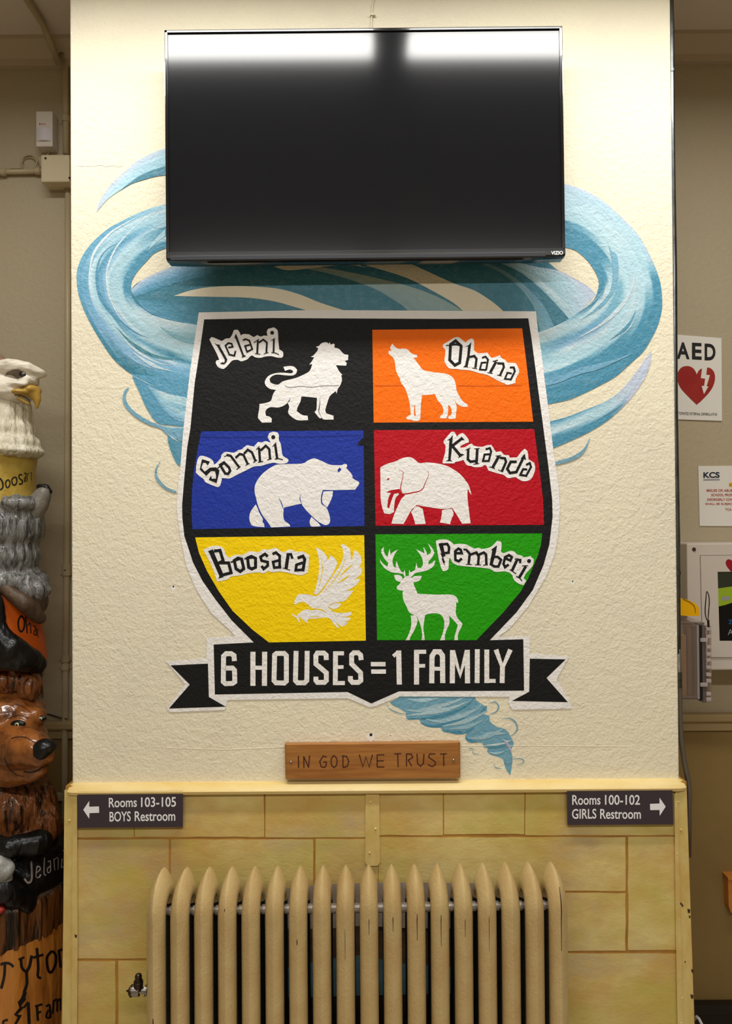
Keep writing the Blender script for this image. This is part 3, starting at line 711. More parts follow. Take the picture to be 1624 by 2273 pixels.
fig('elephant', PAN['r'], ['130,378 180,350 260,325 320,297 380,288 420,305 465,340 520,335 600,340 690,360 760,395 820,440 870,500 895,545 912,610 905,605 880,560 878,620 885,700 895,780 905,857 832,860 790,790 745,722 680,735 560,720 440,700 400,740 365,800 330,862 225,860 250,780 280,710 310,650 345,615 322,605 303,580 298,562 225,572 178,592 222,597 200,640 190,720 205,730 225,665 248,605 285,598 290,610 262,640 250,700 248,760 210,777 165,772 148,725 133,640 132,500',
    '395,760 430,712 455,712 495,735 505,790 520,862 430,865 415,810', '660,745 742,730 760,775 745,810 728,865 642,850 655,800'], D_,
    'white elephant silhouette', ['10:288,405 325,412 322,470 305,545 312,590 330,606 400,595 485,570 520,500 545,440 538,408', 'p:187,480 195,470 208,470 210,477 198,484 188,486'], M_RED)
fig('stag', PAN['g'], ['272,510 295,490 308,465 330,440 350,425 375,420 405,440 415,470 420,500 440,545 450,572 520,575 620,580 720,578 770,590 795,620 797,655 780,640 782,680 778,740 800,790 832,825 830,850 805,900 795,935 798,970 765,970 770,930 785,880 795,840 760,800 705,745 722,770 722,830 700,880 685,930 685,970 642,972 660,930 675,870 680,820 665,770 625,742 560,742 515,755 508,800 500,870 508,930 512,970 482,970 490,930 480,860 460,800 440,765 400,745 375,725 350,670 330,630 322,580 325,545 285,540 272,525',
    '390,760 430,755 450,790 445,830 420,890 390,940 382,970 347,972 360,950 385,890 395,840 395,790', '248,412 290,410 318,428 322,455 300,470 270,460 255,438', '398,440 425,422 487,418 470,455 430,472 405,465',
    '345,440 325,400 280,395 220,385 170,355 135,310 125,275 150,310 190,340 200,310 165,270 140,220 142,190 162,170 160,205 175,240 195,255 200,220 212,185 218,235 240,215 283,190 250,240 235,290 245,340 268,350 262,330 270,290 290,345 310,380 330,390 338,365 345,395 348,425',
    '375,425 378,365 390,390 430,365 440,305 450,350 480,350 495,320 490,270 465,225 435,190 490,215 510,230 500,170 525,210 530,240 555,230 565,200 538,138 575,180 595,220 575,260 545,295 545,320 575,305 602,282 590,330 545,365 480,385 430,395 400,425'], F_,
    'white stag silhouette')
EG = (640, 1200, 9.022)
fig('eagle', PAN['y'], ['115,1270 120,1220 150,1140 200,1080 280,1070 400,1080 500,1105 560,1110 640,1050 720,950 800,830 900,690 960,600 1040,480 1085,370 1100,270 1080,150 1040,85 1080,70 1140,95 1225,160 1240,250 1250,380 1275,380 1290,300 1330,185 1400,245 1455,340 1460,440 1400,560 1470,525 1465,650 1400,720 1310,790 1440,755 1400,830 1330,910 1150,1010 1300,995 1240,1090 1130,1200 1050,1225 880,1245 1060,1265 1010,1330 930,1370 870,1365 780,1310 850,1390 950,1440 1080,1450 1270,1425 1250,1490 1180,1520 1050,1525 1240,1550 1225,1600 1120,1620 1190,1640 1130,1700 1060,1720 930,1620 1020,1740 970,1750 900,1660 820,1560 720,1540 560,1560 420,1565 385,1580 385,1655 310,1600 260,1560 225,1520 200,1545 235,1630 210,1640 165,1560 60,1480 90,1465 165,1515 230,1440 320,1385 410,1380 440,1395 560,1385 480,1360 400,1290 330,1235 270,1225 190,1250 140,1280',
    '505,1055 540,960 580,800 610,620 610,400 590,280 550,140 610,160 700,230 765,320 775,390 810,370 840,290 910,340 965,420 965,490 930,570 860,700 760,850 650,1000 590,1060 560,1080'], EG,
    'white diving eagle silhouette', ['16:640,280 675,450 680,600 640,800 600,950 570,990', '18:1145,270 1120,410 1060,560 960,730 850,870 690,1050', '34:1290,475 1140,600 1030,718', '30:1225,685 1100,780 975,845', '24:470,1360 600,1370 700,1400 760,1440', '14:410,1535 520,1520 640,1520', '12:940,1240 860,1270 780,1310'], M_YELLOW)

# house names ------------------------------------------------------
NAMES = {
 'Jelani': ((460, 700, 9.022), MUR, '40,480 85,435 140,450 290,515 370,465 445,460 490,400 530,295 600,285 640,330 670,405 720,375 830,380 880,410 930,435 1000,395 1070,425 1130,405 1205,410 1190,330 1215,270 1330,240 1400,290 1415,370 1420,500 1440,680 1510,730 1520,810 1490,850 1400,845 1280,815 1160,825 1060,850 960,840 895,800 850,830 800,880 690,920 640,905 600,890 500,905 420,990 350,1060 290,1070 210,1030 170,950 180,905 240,890 180,750 100,600',
   [['p:140,553 190,580 265,590 245,605 400,880 385,930 345,975 310,980 255,962 305,935 330,950 350,920 350,890 200,620'], ['34:420,645 508,628 485,565 420,555 362,605 440,785 540,808 565,712'], ['p:570,360 600,430 732,790 780,812 690,850 700,810 565,460 540,455'],
    ['34:712,500 765,475 840,505 905,690', '34:850,590 755,612 795,730 905,672'], ['38:1012,500 998,762', '16:930,550 1035,475', '14:955,767 1060,775', '36:1030,545 1120,485 1192,545 1182,745', '14:1130,770 1225,742'], ['36:1332,480 1325,750', '14:1283,505 1355,455', '16:1280,745 1350,748 1435,785', 'c:1297,348,38']]),
 'Ohana': ((970, 730, 8.12), PAN['o'], '100,330 110,280 210,220 290,165 375,145 440,190 510,245 560,200 620,170 660,205 665,290 660,380 700,420 760,440 905,425 940,480 985,525 1130,475 1165,530 1225,560 1265,610 1410,615 1450,680 1478,770 1430,870 1410,910 1410,975 1270,1010 1215,985 1160,965 1050,910 900,830 740,795 640,760 520,740 420,740 380,725 230,715 170,660 130,580 140,480 145,380',
   [['o52:240,280 332,215 432,310 405,610 318,655 225,560', '18:158,298 215,298', '34:250,285 330,280 400,290', '22:270,275 345,215'], ['p:500,325 570,290 615,235 604,330 578,540 548,675 560,695 465,688 500,660 540,480 555,315', '42:570,510 668,488 708,540 688,698', '15:635,706 720,718'],
    ['35:808,522 870,500 915,555 880,745', '32:885,605 800,610 768,732 885,742'], ['48:1062,590 955,785', '15:905,787 1000,805', '18:1000,590 1095,563', '40:1080,620 1188,625 1200,690 1132,835', '15:1080,828 1160,848'], ['35:1308,695 1380,695 1398,765 1318,928', '32:1345,805 1265,790 1220,900 1330,912']]),
 'Somni': ((425, 950, 7.382), PAN['b'], '70,730 80,600 110,490 160,455 250,475 340,525 370,600 410,570 480,490 490,440 560,390 690,405 760,365 825,345 900,285 970,295 1020,305 1090,228 1150,235 1220,215 1300,245 1245,150 1270,85 1340,60 1410,75 1430,120 1430,200 1460,260 1480,400 1500,460 1570,500 1590,540 1550,575 1440,585 1350,570 1260,585 1140,620 1030,630 920,680 760,760 640,820 590,828 500,820 470,940 430,970 370,950 230,890 200,840 130,790',
   [['p:170,510 300,550 265,615 230,570 190,570 160,650 215,715 300,650 400,645 455,690 450,740 410,905 280,850 320,775 330,830 400,830 400,780 385,710 320,705 240,785 135,680'], ['o42:468,605 530,565 615,650 632,700 600,752 550,745', '18:425,662 480,615', '16:470,640 535,580'],
    ['38:570,440 640,455 785,650', '14:535,473 605,433', '15:735,682 805,630', '38:720,490 790,425 850,440 922,595', '15:885,612 950,578', '38:860,420 920,355 990,400 1048,545', '15:1010,566 1075,523'], ['40:1105,325 1122,555', '14:1058,357 1112,298', '16:1088,563 1172,547', '38:1130,370 1215,290 1272,345 1285,505', '15:1240,523 1312,504'], ['40:1368,262 1402,500', '14:1327,305 1387,238', '16:1362,510 1430,502 1497,522', 'c:1338,150,33']]),
 'Kuanda': ((970, 950, 7.061), PAN['r'], '100,210 150,140 220,60 270,60 310,135 350,95 400,80 440,110 490,180 495,225 440,245 370,280 360,310 430,300 500,260 545,245 580,280 700,295 780,270 850,265 890,330 920,375 1000,365 1050,420 1120,425 1140,465 1250,460 1320,370 1370,325 1415,370 1430,490 1520,545 1535,640 1500,750 1450,815 1350,835 1270,800 1225,770 1110,785 1040,735 940,710 800,665 770,590 740,580 690,610 580,615 530,595 460,580 410,500 350,520 290,530 270,555 90,555 85,520 120,400 130,280 105,240',
   [['p:155,195 205,160 245,105 232,300 210,500 240,520 130,520 172,500 190,190', '42:232,282 392,160', 'p:378,130 430,188 368,190', '44:240,285 370,440', 'p:325,475 345,430 375,400 425,415'], ['40:487,328 480,490 520,528 600,518', '12:443,347 522,310', '42:628,328 615,555', '12:580,325 665,320', '12:568,567 655,558'],
    ['32:758,335 825,315 845,370 803,532', '32:845,410 742,415 717,518 810,517'], ['45:967,440 868,620', '14:915,440 1000,430', '14:820,608 905,637', '38:980,465 1060,475 1078,530 1013,680', '12:955,655 1030,690'], ['42:1362,440 1240,690 1140,705 1097,640 1150,530 1245,530', 'p:1305,480 1372,403 1392,502 1350,480'], ['34:1392,580 1450,550 1470,610 1385,765', '34:1410,650 1345,645 1302,735 1400,750']]),
 'Boosara': ((440, 1200, 6.246), PAN['y'], '70,130 130,95 230,70 320,85 360,130 385,200 430,240 500,200 610,195 660,175 720,145 830,160 900,120 980,125 1070,95 1150,150 1200,155 1270,120 1360,155 1440,150 1520,190 1535,240 1520,440 1430,480 1300,460 1150,430 1020,440 980,415 900,455 840,440 680,455 620,475 520,490 450,500 400,540 260,570 220,440 150,280',
   [['62:172,140 325,490', 'p:133,148 200,120 218,160 160,185', 'p:278,527 350,505 345,470 300,470', '42:215,145 300,135 345,280 270,318', '42:300,308 420,308 455,445 330,478'], ['o42:498,275 550,242 600,255 630,390 580,428 522,390', '22:450,300 575,258'], ['o42:682,240 735,218 793,245 793,370 740,393 697,370', '20:638,252 745,240'], ['38:962,222 925,185 862,225 877,278 960,297 963,345 905,392 877,350'],
    ['38:1028,187 1075,165 1127,210 1127,388', '36:1120,272 1035,295 1052,375 1150,367'], ['46:1245,195 1215,392', '12:1172,378 1272,411', '34:1222,192 1283,188 1305,250'], ['42:1375,242 1450,215 1475,260 1448,425', '38:1450,305 1360,335 1350,410 1470,402']]),
 'Pemberi': ((955, 1185, 6.767), PAN['g'], '80,110 120,90 240,85 310,120 350,160 420,150 520,155 600,190 660,220 720,210 780,225 900,200 1000,105 1050,110 1068,150 1060,270 1100,290 1200,255 1260,270 1300,310 1370,330 1400,355 1500,335 1550,380 1550,430 1520,500 1430,600 1400,670 1440,700 1400,770 1340,755 1260,700 1220,610 1150,570 1080,565 970,570 900,530 780,510 620,495 500,485 400,470 330,430 305,380 290,355 275,420 270,520 230,555 190,560 160,510 120,360',
   [['p:120,145 182,133 225,330 192,345 222,440 205,430 218,492 185,420 165,365 185,375 148,290 165,295', '38:180,158 250,150 280,200 273,282 205,290'], ['38:385,290 470,290 455,240 420,220 370,262 375,390 425,412 472,368'], ['38:545,245 590,300 573,452', '28:495,235 552,237', '12:530,458 617,463', '38:598,312 690,280 725,340 715,460', '12:670,465 760,466', '38:728,312 800,280 835,310 840,460', '12:790,468 862,466'],
    ['p:910,240 1000,170 983,280 930,480 885,470 928,250', '38:920,465 960,490 1020,490 1060,390 1010,345 955,345'], ['38:1130,370 1200,400 1222,350 1180,320 1120,350 1097,450 1120,500 1175,458'], ['42:1300,390 1220,562', '14:1190,535 1285,600', '14:1262,380 1312,370', '34:1300,385 1350,392 1345,440'], ['42:1432,488 1328,665', '14:1375,480 1465,478', '16:1285,635 1340,665 1375,708', 'c:1480,408,30']]),
}
LET = {}
for nm, (Z, par, out, letters) in NAMES.items():
    plate = Flat().poly(P(out, *Z)).obj('name_outline', M_WHITE, lay(9 if par is MUR else 10.5), par, label='white cut-out behind a house name')
    for ch in letters:
        Flat().specs(ch, *Z).obj('letter', M_BLACK, lay(12), par)
# banner words
Gz, Hz = (360, 1400, 3.53), (810, 1400, 3.53)
for Z, L in ((Gz, [['38:565,238 562,195 540,180 500,180 480,200 478,400 495,415 550,413 568,400 566,310 550,293 492,293'], ['40:710,165 710,432', '40:802,165 800,432', '32:710,290 800,290'], ['o38:880,190 895,178 955,178 972,195 972,395 955,410 890,408 875,390'],
               ['38:1048,158 1043,390 1060,408 1115,408 1132,390 1135,158'], ['38:1285,230 1283,190 1265,175 1215,175 1203,195 1203,260 1285,330 1285,390 1270,405 1215,405 1203,390 1203,360'], ['38:1357,162 1355,427', '32:1340,177 1423,177', '28:1340,285 1420,285', '32:1340,410 1430,410'],
               ['38:1558,230 1553,190 1535,173 1500,173 1483,190 1483,260 1553,330 1555,390 1535,405 1490,405 1473,385 1473,355']]),
             (Hz, [['34:45,262 160,262', '34:48,320 163,320'], ['40:263,155 268,422', '28:220,200 262,165'], ['40:403,150 403,422', '32:385,165 478,165', '28:400,275 470,275'], ['40:522,412 524,200 545,165 585,165 606,195 608,410', '30:524,298 608,298'], ['40:685,152 683,412', '40:800,150 802,412', '34:690,165 745,345 795,165'],
               ['38:879,145 877,410'], ['38:953,148 953,410', '30:940,393 1022,393'], ['38:1025,148 1076,290 1138,148', '38:1076,280 1073,410']])):
    for ch in L: Flat().specs(ch, *Z).obj('banner_letter', M_WHITE, lay(8.5), MUR)

# hairline cracks in the painted plaster
M_CRK = mat('hairline_grey', (120, 116, 110), 0.8); M_CRO = mat('hairline_orange', (196, 84, 8), 0.8); M_CRB = mat('hairline_blue', (22, 38, 118), 0.8)
for pts, Z, m in (('860,712 900,730 1000,720 1100,728 1200,716 1350,714', A_, M_CRK), ('80,713 200,714 340,711', B_, M_CRO), ('830,712 1000,716 1420,712', B_, M_CRO), ('175,114 400,118 740,114', C_, M_CRB), ('860,108 1100,112 1560,100', C_, M_CRB)):
    Flat().stroke(P(pts, *Z), 1.0, sm=True).obj('hairline_crack', m, lay(11), MUR)
Flat().poly(P('1518,178 1540,150 1568,118 1578,160 1580,182 1550,190', *C_), sm=False).obj('paint_chip', M_BLACK, lay(11), MUR)

# ------------------------------------------------------------------ television
YT = -0.100
c = [at(363.2, 66.8, YT), at(1247.2, 56.6, YT), at(1255.2, 571.5, YT), at(369.7, 580, YT)]
tc_ = (c[0] + c[1] + c[2] + c[3]) / 4
tu = ((c[1] - c[0]) + (c[2] - c[3])).normalized(); tv = Vector((0, -1, 0)).cross(tu).normalized() * -1
if tv.z < 0: tv = -tv
tw = ((c[1] - c[0]).length + (c[2] - c[3]).length) / 4; th_ = ((c[0] - c[3]).length + (c[1] - c[2]).length) / 4
def T(u, v, d): return tc_ + tu * u + tv * v + Vector((0, d, 0))       # d = depth behind the front plane
def tbox(g, u0, u1, v0, v1, d0, d1, bev=0):
    h = G()
    (h.bevbox(u0, u1, d0, d1, v0, v1, bev) if bev else h.box(u0, u1, d0, d1, v0, v1))
    return g.add([T(v.x, v.z, v.y) for v in h.V], h.F)
tvt = thing('television', 'large black flat television hung on the pillar above the painted shield', 'television', T(0, -th_, 0))
bz = 0.0072; bb = 0.020
fr = G(); tbox(fr, -tw, -tw + bz, -th_ + bb, th_, 0, 0.03, 0.0015); tbox(fr, tw - bz, tw, -th_ + bb, th_, 0, 0.03, 0.0015)
tbox(fr, -tw, tw, th_ - bz, th_, 0, 0.03, 0.0015)
fr.obj('bezel', M_TVBEZ, tvt)
ch = G(); prof = [(0.0, -th_ + bb), (0.0, -th_ + 0.006), (0.004, -th_ + 0.0015), (0.012, -th_ - 0.001), (0.034, -th_ - 0.001), (0.034, -th_ + bb)]
n = len(prof); V = []
for u, k in ((-tw, 1), (-tw + 0.004, 0.4), (-tw + 0.05, 0), (tw - 0.06, 0), (tw - 0.004, 0.4), (tw, 1)):
    for d, v in prof: V.append(T(u, v + (0.004 * k if v < -th_ + 0.01 else 0) + 0.0, d))
F = [(i * n + k, i * n + (k + 1) % n, (i + 1) * n + (k + 1) % n, (i + 1) * n + k) for i in range(5) for k in range(n)] + [tuple(range(n)), tuple(5 * n + k for k in range(n))]
ch.add(V, F).obj('bottom_bezel', M_TVBEZ, tvt)
g = G(); tbox(g, -tw + 0.010, tw - 0.046, -th_ + 0.0025, -th_ + 0.0125, -0.0012, 0.002, 0.0008); g.obj('speaker_strip', M_TVSTRIP, tvt)
g = G(); tbox(g, -tw + bz, tw - bz, -th_ + bb, th_ - bz, 0.004, 0.012); g.obj('screen', M_TVSCR, tvt)
g = G(); tbox(g, -tw + bz * 0.8, tw - bz * 0.8, -th_ + bb, -th_ + bb + 0.0012, -0.0005, 0.006); g.obj('screen_edge', mat('screen_edge_grey', (46, 48, 54), 0.4), tvt)
g = G(); tbox(g, -tw + 0.006, tw - 0.006, -th_ + 0.006, th_ - 0.006, 0.028, 0.045, 0.006); tbox(g, -tw * 0.75, tw * 0.75, -th_ * 0.9, th_ * 0.5, 0.04, 0.060, 0.008)
g.obj('back_cover', M_TVBACK, tvt)
g = G(); tbox(g, -0.22, 0.22, -0.12, 0.12, 0.058, 0.099); g.obj('wall_bracket', M_TVBACK, tvt)
f = lambda x, y: at(x, y, YT - 0.0016)
text_quad('brand_lettering', 'VIZIO', [(1222.5, 557.5), (1249, 556.8), (1249.3, 565), (1223, 565.6)], f, M_INKW, tvt, label='white maker lettering', bold=0.03)
# cable above it
t = thing('television_cable', 'thin white cable clipped to the pillar above the television', 'cable', at(829, 0, -0.003))
G().tube([at(x, y, -0.003) for x, y in ((834, -160), (831, -60), (829, 0), (827, 10), (825.5, 22), (825, 34), (824, 48), (822.5, 70), (822, 110))], 0.0021, 8).obj('cord', M_PLASTER, t, smooth=True)
G().bevbox(at(821, 36, 0).x, at(833, 36, 0).x, -0.009, 0.001, at(825, 38.5, 0).z, at(825, 34.5, 0).z, 0.001).obj('clip', M_PLASTER, t)

# ------------------------------------------------------------------ oak plaque
YP = -0.020
pq = [(631.8, 1651.7), (1020.8, 1647.2), (1021.5, 1726.6), (633.2, 1729)]
pt = thing('oak_plaque', 'carved oak plaque reading IN GOD WE TRUST standing on the ochre ledge', 'plaque', at(826, 1728, YP))
q = [at(x, y, YP + 0.004) for x, y in pq]; cq = (q[0] + q[1] + q[2] + q[3]) / 4
fr_ = [p + (cq - p).normalized() * 0.0055 + Vector((0, -0.004, 0)) for p in q]
bk = [Vector((p.x, -0.0015, p.z)) for p in q]
V = fr_ + q + bk
F = [(0, 1, 2, 3), (11, 10, 9, 8)] + [(i, (i + 1) % 4, (i + 1) % 4 + 4, i + 4) for i in range(4)] + [(i + 4, (i + 1) % 4 + 4, (i + 1) % 4 + 8, i + 8) for i in range(4)]
board = G().add(V, F).obj('board', M_OAK, pt)
J = (620, 1600, 3.867)
fe = lambda x, y: at(x, y, YP - 0.0003)
for ch in (['10:162,300 165,405'], ['10:210,405 208,305', '10:208,305 250,400', '10:250,402 258,298'], ['10:405,312 375,302 345,350 360,395 390,400 402,375 402,354 375,354'], ['o10:467,298 452,312 443,335 443,365 452,388 468,402 483,390 494,365 494,335 484,312'], ['10:545,298 545,402', '10:536,300 575,305 595,345 582,390 545,402'],
           ['10:685,290 715,397 742,310 770,397 798,290'], ['10:900,292 838,292', '10:838,290 838,398', '10:838,397 900,396', '10:838,345 895,343'], ['10:985,285 1045,281', '10:1015,285 1018,397'], ['10:1090,392 1090,282', '10:1088,285 1130,285 1144,315 1105,337 1135,390'],
           ['10:1180,283 1185,365 1210,390 1235,365 1240,283'], ['10:1338,286 1290,284 1278,310 1335,352 1338,377 1310,393 1276,378'], ['10:1378,286 1435,283', '10:1408,285 1410,390']):
    Flat().specs(ch, *J).obj('carved_letter', M_ENGR, fe, pt)
for x, y in ((98, 355), (1493, 340)):
    p = at(620 + x / 3.867, 1600 + y / 3.867, YP - 0.001)
    o = G().ball(p, 0.0036, (1, 0.6, 1), 12, 8).obj('screw', M_STEEL, pt, smooth=True)

# ------------------------------------------------------------------ room signs
def room_sign(quad, name_lab, lines, arrow, alab):
    off = 0.016
    q = [atw(x, y, off) for x, y in quad]; b_ = [atw(x, y, 0.001) for x, y in quad]
    t = thing('room_sign', name_lab, 'sign', q[3])
    V = [p + Vector((0, 0, 0)) for p in q] + b_
    G().add(V, [(0, 1, 2, 3), (7, 6, 5, 4)] + [(i, (i + 1) % 4, (i + 1) % 4 + 4, i + 4) for i in range(4)]).obj('plate', M_SIGN, t)
    f = lambda x, y: atw(x, y, off + 0.0004)
    for tx, qd in lines: text_quad('lettering', tx, qd, f, M_INKW, t, bold=0.012)
    Flat().poly(arrow, sm=False).obj('arrow', M_INKW, f, t, label=alab)
    return t
S1 = (130, 1700, 4.389); S2 = (1180, 1700, 4.389)
def word(x0, x1, yt, yb, sl, Z):
    a = P('%g,%g' % (x0, yt), *Z)[0]; b = P('%g,%g' % (x1, yb), *Z)[0]
    d = (b[0] - a[0]) * sl
    return [(a[0], a[1]), (b[0], a[1] + d), (b[0], b[1] + d), (a[0], b[1])]
room_sign([(172, 1757.5), (406, 1755.5), (405.7, 1835.8), (171.8, 1837.5)], 'dark room sign reading Rooms 103-105 BOYS Restroom with left arrow', 
          [('Rooms', word(489, 762, 312, 406, -0.02, S1)), ('103-105', word(803, 1143, 306, 402, -0.01, S1)), ('BOYS', word(496, 702, 447, 544, -0.02, S1)), ('Restroom', word(741, 1136, 443, 540, -0.01, S1))],
          P('240,428 298,342 298,398 393,395 395,457 300,461 298,515', *S1), 'white left arrow')
room_sign([(1257.5, 1750.8), (1492, 1749), (1494, 1830), (1258.8, 1831.3)], 'dark room sign reading Rooms 100-102 GIRLS Restroom with right arrow',
          [('Rooms', word(393, 668, 285, 381, -0.01, S2)), ('100-102', word(712, 1053, 283, 380, 0, S2)), ('GIRLS', word(391, 628, 420, 517, -0.01, S2)), ('Restroom', word(665, 1061, 420, 517, 0, S2))],
          P('1150,370 1243,367 1243,310 1303,397 1245,487 1243,430 1152,431', *S2), 'white right arrow')

# ------------------------------------------------------------------ radiator
YF = -0.225                                   # front ridge line of the columns
X0 = at(339.5, 2200, YF).x; X1 = at(1246.5, 2190, YF).x
NS = 18; pitch = (X1 - X0) / (NS - 1)
ZT0 = at(380, 1921.5, YF + 0.09).z; ZT1 = at(1226, 1908.5, YF + 0.09).z
radi = thing('radiator', 'tan painted cast iron column radiator in front of the painted stone wainscot', 'radiator', ((X0 + X1) / 2, YF + 0.07, 0))
rc = 0.046                                     # radius of the bend, centre line
yc = YF + 0.021 + rc
def rad_section(x, ztop):
    zc = ztop - rc - 0.040; zb = 0.13
    path = []
    for i in range(7): path.append((yc - rc, zb + (zc - zb) * i / 6, (-1, 0), 0))
    for i in range(1, 12):
        a = math.pi * i / 12; path.append((yc - rc * math.cos(a), zc + rc * math.sin(a), (-math.cos(a), math.sin(a)), math.sin(a)))
    for i in range(7): path.append((yc + rc, zc - (zc - zb) * i / 6, (1, 0), 0))
    for i in range(1, 12):
        a = math.pi + math.pi * i / 12; path.append((yc - rc * math.cos(a), zb + rc * math.sin(a), (-math.cos(a), math.sin(a)), abs(math.sin(a)) * 0.3))
    V = []; F = []
    prof0 = [(0, .0215), (.0009, .0211), (.0068, .0160), (.0130, .0092), (.0178, .001), (.0188, -.008), (.0165, -.015), (.009, -.021), (0, -.022)]
    prof1 = [(0, .0410), (.0008, .0405), (.0048, .0350), (.0105, .0240), (.0165, .008), (.0188, -.004), (.0165, -.015), (.009, -.021), (0, -.022)]
    full = lambda pr: pr + [(-u, v) for u, v in pr[-2:0:-1]]
    f0, f1 = full(prof0), full(prof1); m = len(f0)
    for (y, z, n_, k) in path:
        for (u0, v0), (u1, v1) in zip(f0, f1):
            u = u0 + (u1 - u0) * k; v = v0 + (v1 - v0) * k
            V.append((x + u * 1.08, y + n_[0] * v, z + n_[1] * v))
    L = len(path)
    for i in range(L):
        for j in range(m):
            F.append((i * m + j, i * m + (j + 1) % m, ((i + 1) % L) * m + (j + 1) % m, ((i + 1) % L) * m + j))
    return V, F, zc
V, F, zc = rad_section(0, ZT0)
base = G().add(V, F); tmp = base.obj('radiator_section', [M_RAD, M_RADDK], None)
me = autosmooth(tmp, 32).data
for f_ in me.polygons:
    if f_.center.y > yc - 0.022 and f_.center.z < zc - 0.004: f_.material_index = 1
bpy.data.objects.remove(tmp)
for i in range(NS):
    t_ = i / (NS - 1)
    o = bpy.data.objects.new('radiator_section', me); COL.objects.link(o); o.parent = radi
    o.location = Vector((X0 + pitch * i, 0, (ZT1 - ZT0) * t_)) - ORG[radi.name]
for i in range(NS - 1):
    x = X0 + pitch * (i + 0.5); z = zc - 0.003 + (ZT1 - ZT0) * (i + 0.5) / (NS - 1)
    G().tube([(x - pitch / 2 + 0.012, yc, z), (x - 0.007, yc, z), (x - 0.0068, yc, z), (x + 0.0068, yc, z), (x + 0.007, yc, z), (x + pitch / 2 - 0.012, yc, z)], [0.0075, 0.0075, 0.0102, 0.0102, 0.0075, 0.0075], 12).obj('nipple', M_SILVER, radi, smooth=False)
    G().tube([(x - pitch / 2 + 0.012, yc, 0.13), (x + pitch / 2 - 0.012, yc, 0.13)], 0.012, 12).obj('nipple', M_SILVER, radi)
for i in (0, NS - 1):
    x = X0 + pitch * i
    for y in (yc - rc, yc + rc):
        G().tube([(x, y, 0.12), (x, y, 0.05), (x, y, 0.02), (x, y, 0)], [0.014, 0.011, 0.016, 0.02], 12).obj('foot', M_RAD, radi)
def ridge(i, a):
    """point on the ridge of section i; a in 0..1 up the column, 1..2 over the bend"""
    x = X0 + pitch * i; dz = (ZT1 - ZT0) * i / (NS - 1)
    if a <= 1: return Vector((x, yc - rc - 0.0218, 0.13 + (zc - 0.13) * a + dz))
    b_ = (a - 1) * math.pi / 2; k = math.sin(b_); v = .0215 + (.0410 - .0215) * k + 0.0003
    return Vector((x, yc - math.cos(b_) * (rc + v), zc + math.sin(b_) * (rc + v) + dz))
for i, a0, a1, r in ((17, .90, 1.55, .0011), (10, .97, 1.12, .0008), (11, .94, 1.16, .0009), (12, .92, 1.14, .0008), (13, .95, 1.05, .0006), (9, .96, 1.08, .0007), (0, .66, .7, .0012), (3, 1.25, 1.3, .0008), (6, .93, .95, .001), (14, .9, 1.1, .0005), (8, .88, .98, .0005)):
    G().tube([ridge(i, a0 + (a1 - a0) * k / 10) for k in range(11)], [r * (0.3 + 0.7 * math.sin(math.pi * (0.1 + 0.8 * k / 10))) for k in range(11)], 6).obj('paint_chip', M_CHIP, radi)
# air valve on the left end
Yv = yc - 0.01
v0 = at(326, 2197, Yv)
def vp(px, py): return at(px, py, Yv)
val = G().tube([vp(327, 2198.5), vp(324, 2198.6), vp(323.9, 2198.6), vp(321.5, 2198.6), vp(321.4, 2198.6), vp(310, 2199), vp(309.5, 2199), vp(294, 2199.5), vp(293, 2199.5)], [.010, .010, .0115, .0115, .0068, .0068, .0115, .0115, .010], 20).obj('air_valve', M_STEEL, radi, smooth=False, label='small steel air valve')
autosmooth(val, 30)
o = G().tube([vp(294, 2199.5), vp(291, 2199.5), vp(287, 2199.5), vp(284, 2199.5), vp(280, 2199.3)], [.0125, .013, .009, .003, .001], 16).obj('valve_cap', M_DKSTEEL, val); autosmooth(o, 30)
o = G().tube([vp(307, 2197), vp(307, 2179), vp(307, 2178.8), vp(307, 2176.5)], [.0095, .0105, .0102, .0095], 16).obj('valve_stem', M_DKSTEEL, val); autosmooth(o, 30)
o = G().tube([vp(307, 2178), vp(307, 2171), vp(307, 2167), vp(307, 2163), vp(307, 2161)], [.0082, .0072, .0078, .0062, .003], 16).obj('valve_knob', M_DKSTEEL, val); autosmooth(o, 30)

# ------------------------------------------------------------------ left recess: sensor, box, conduits
YB = BACK
def wb(px, py, d=0.0): return at(px, py, YB - d)
M_WCOND = mat('painted_conduit', (176, 160, 128), 0.42, bump=[(80, 0.0005)])
t = thing('motion_sensor', 'white wall motion sensor above the square junction box', 'sensor', wb(101, 328))
a, b = wb(80, 286, 0.04), wb(117, 286, 0.04)
def zz(py, d=0.04, px=98): return wb(px, py, d).z
G().bevbox(a.x, b.x, YB - 0.042, YB, zz(326), zz(247), 0.004).obj('body', M_DEVICE, t)
M_LENSW = mat('sensor_window', (214, 210, 218), 0.2)
g = G(); n = 10
for i in range(n + 1):
    u = i / n; x = a.x + 0.002 + (b.x - a.x - 0.004) * u; y = YB - 0.042 - 0.008 * math.sin(math.pi * u)
    g.V += [Vector((x, y, zz(286))), Vector((x, y, zz(314)))]
for i in range(n): g.F.append([2 * i, 2 * i + 2, 2 * i + 3, 2 * i + 1])
g.F += [[2 * i for i in range(n + 1)], [2 * i + 1 for i in range(n, -1, -1)]]
g.obj('window', M_LENSW, t)
g = G(); g.box(wb(87, 276, .043).x, wb(101, 276, .043).x, YB - 0.0426, YB - 0.042, zz(276.6), zz(275.6)); g.box(wb(87, 276, .043).x, wb(88.2, 276, .043).x, YB - 0.0427, YB - 0.042, zz(278.5), zz(273.5)); g.obj('mark', M_INKR, t)
t = thing('junction_box', 'square cream junction box in the left recess under the motion sensor', 'box', wb(125, 405))
a, b = wb(93.5, 378, 0.05), wb(157, 378, 0.05)
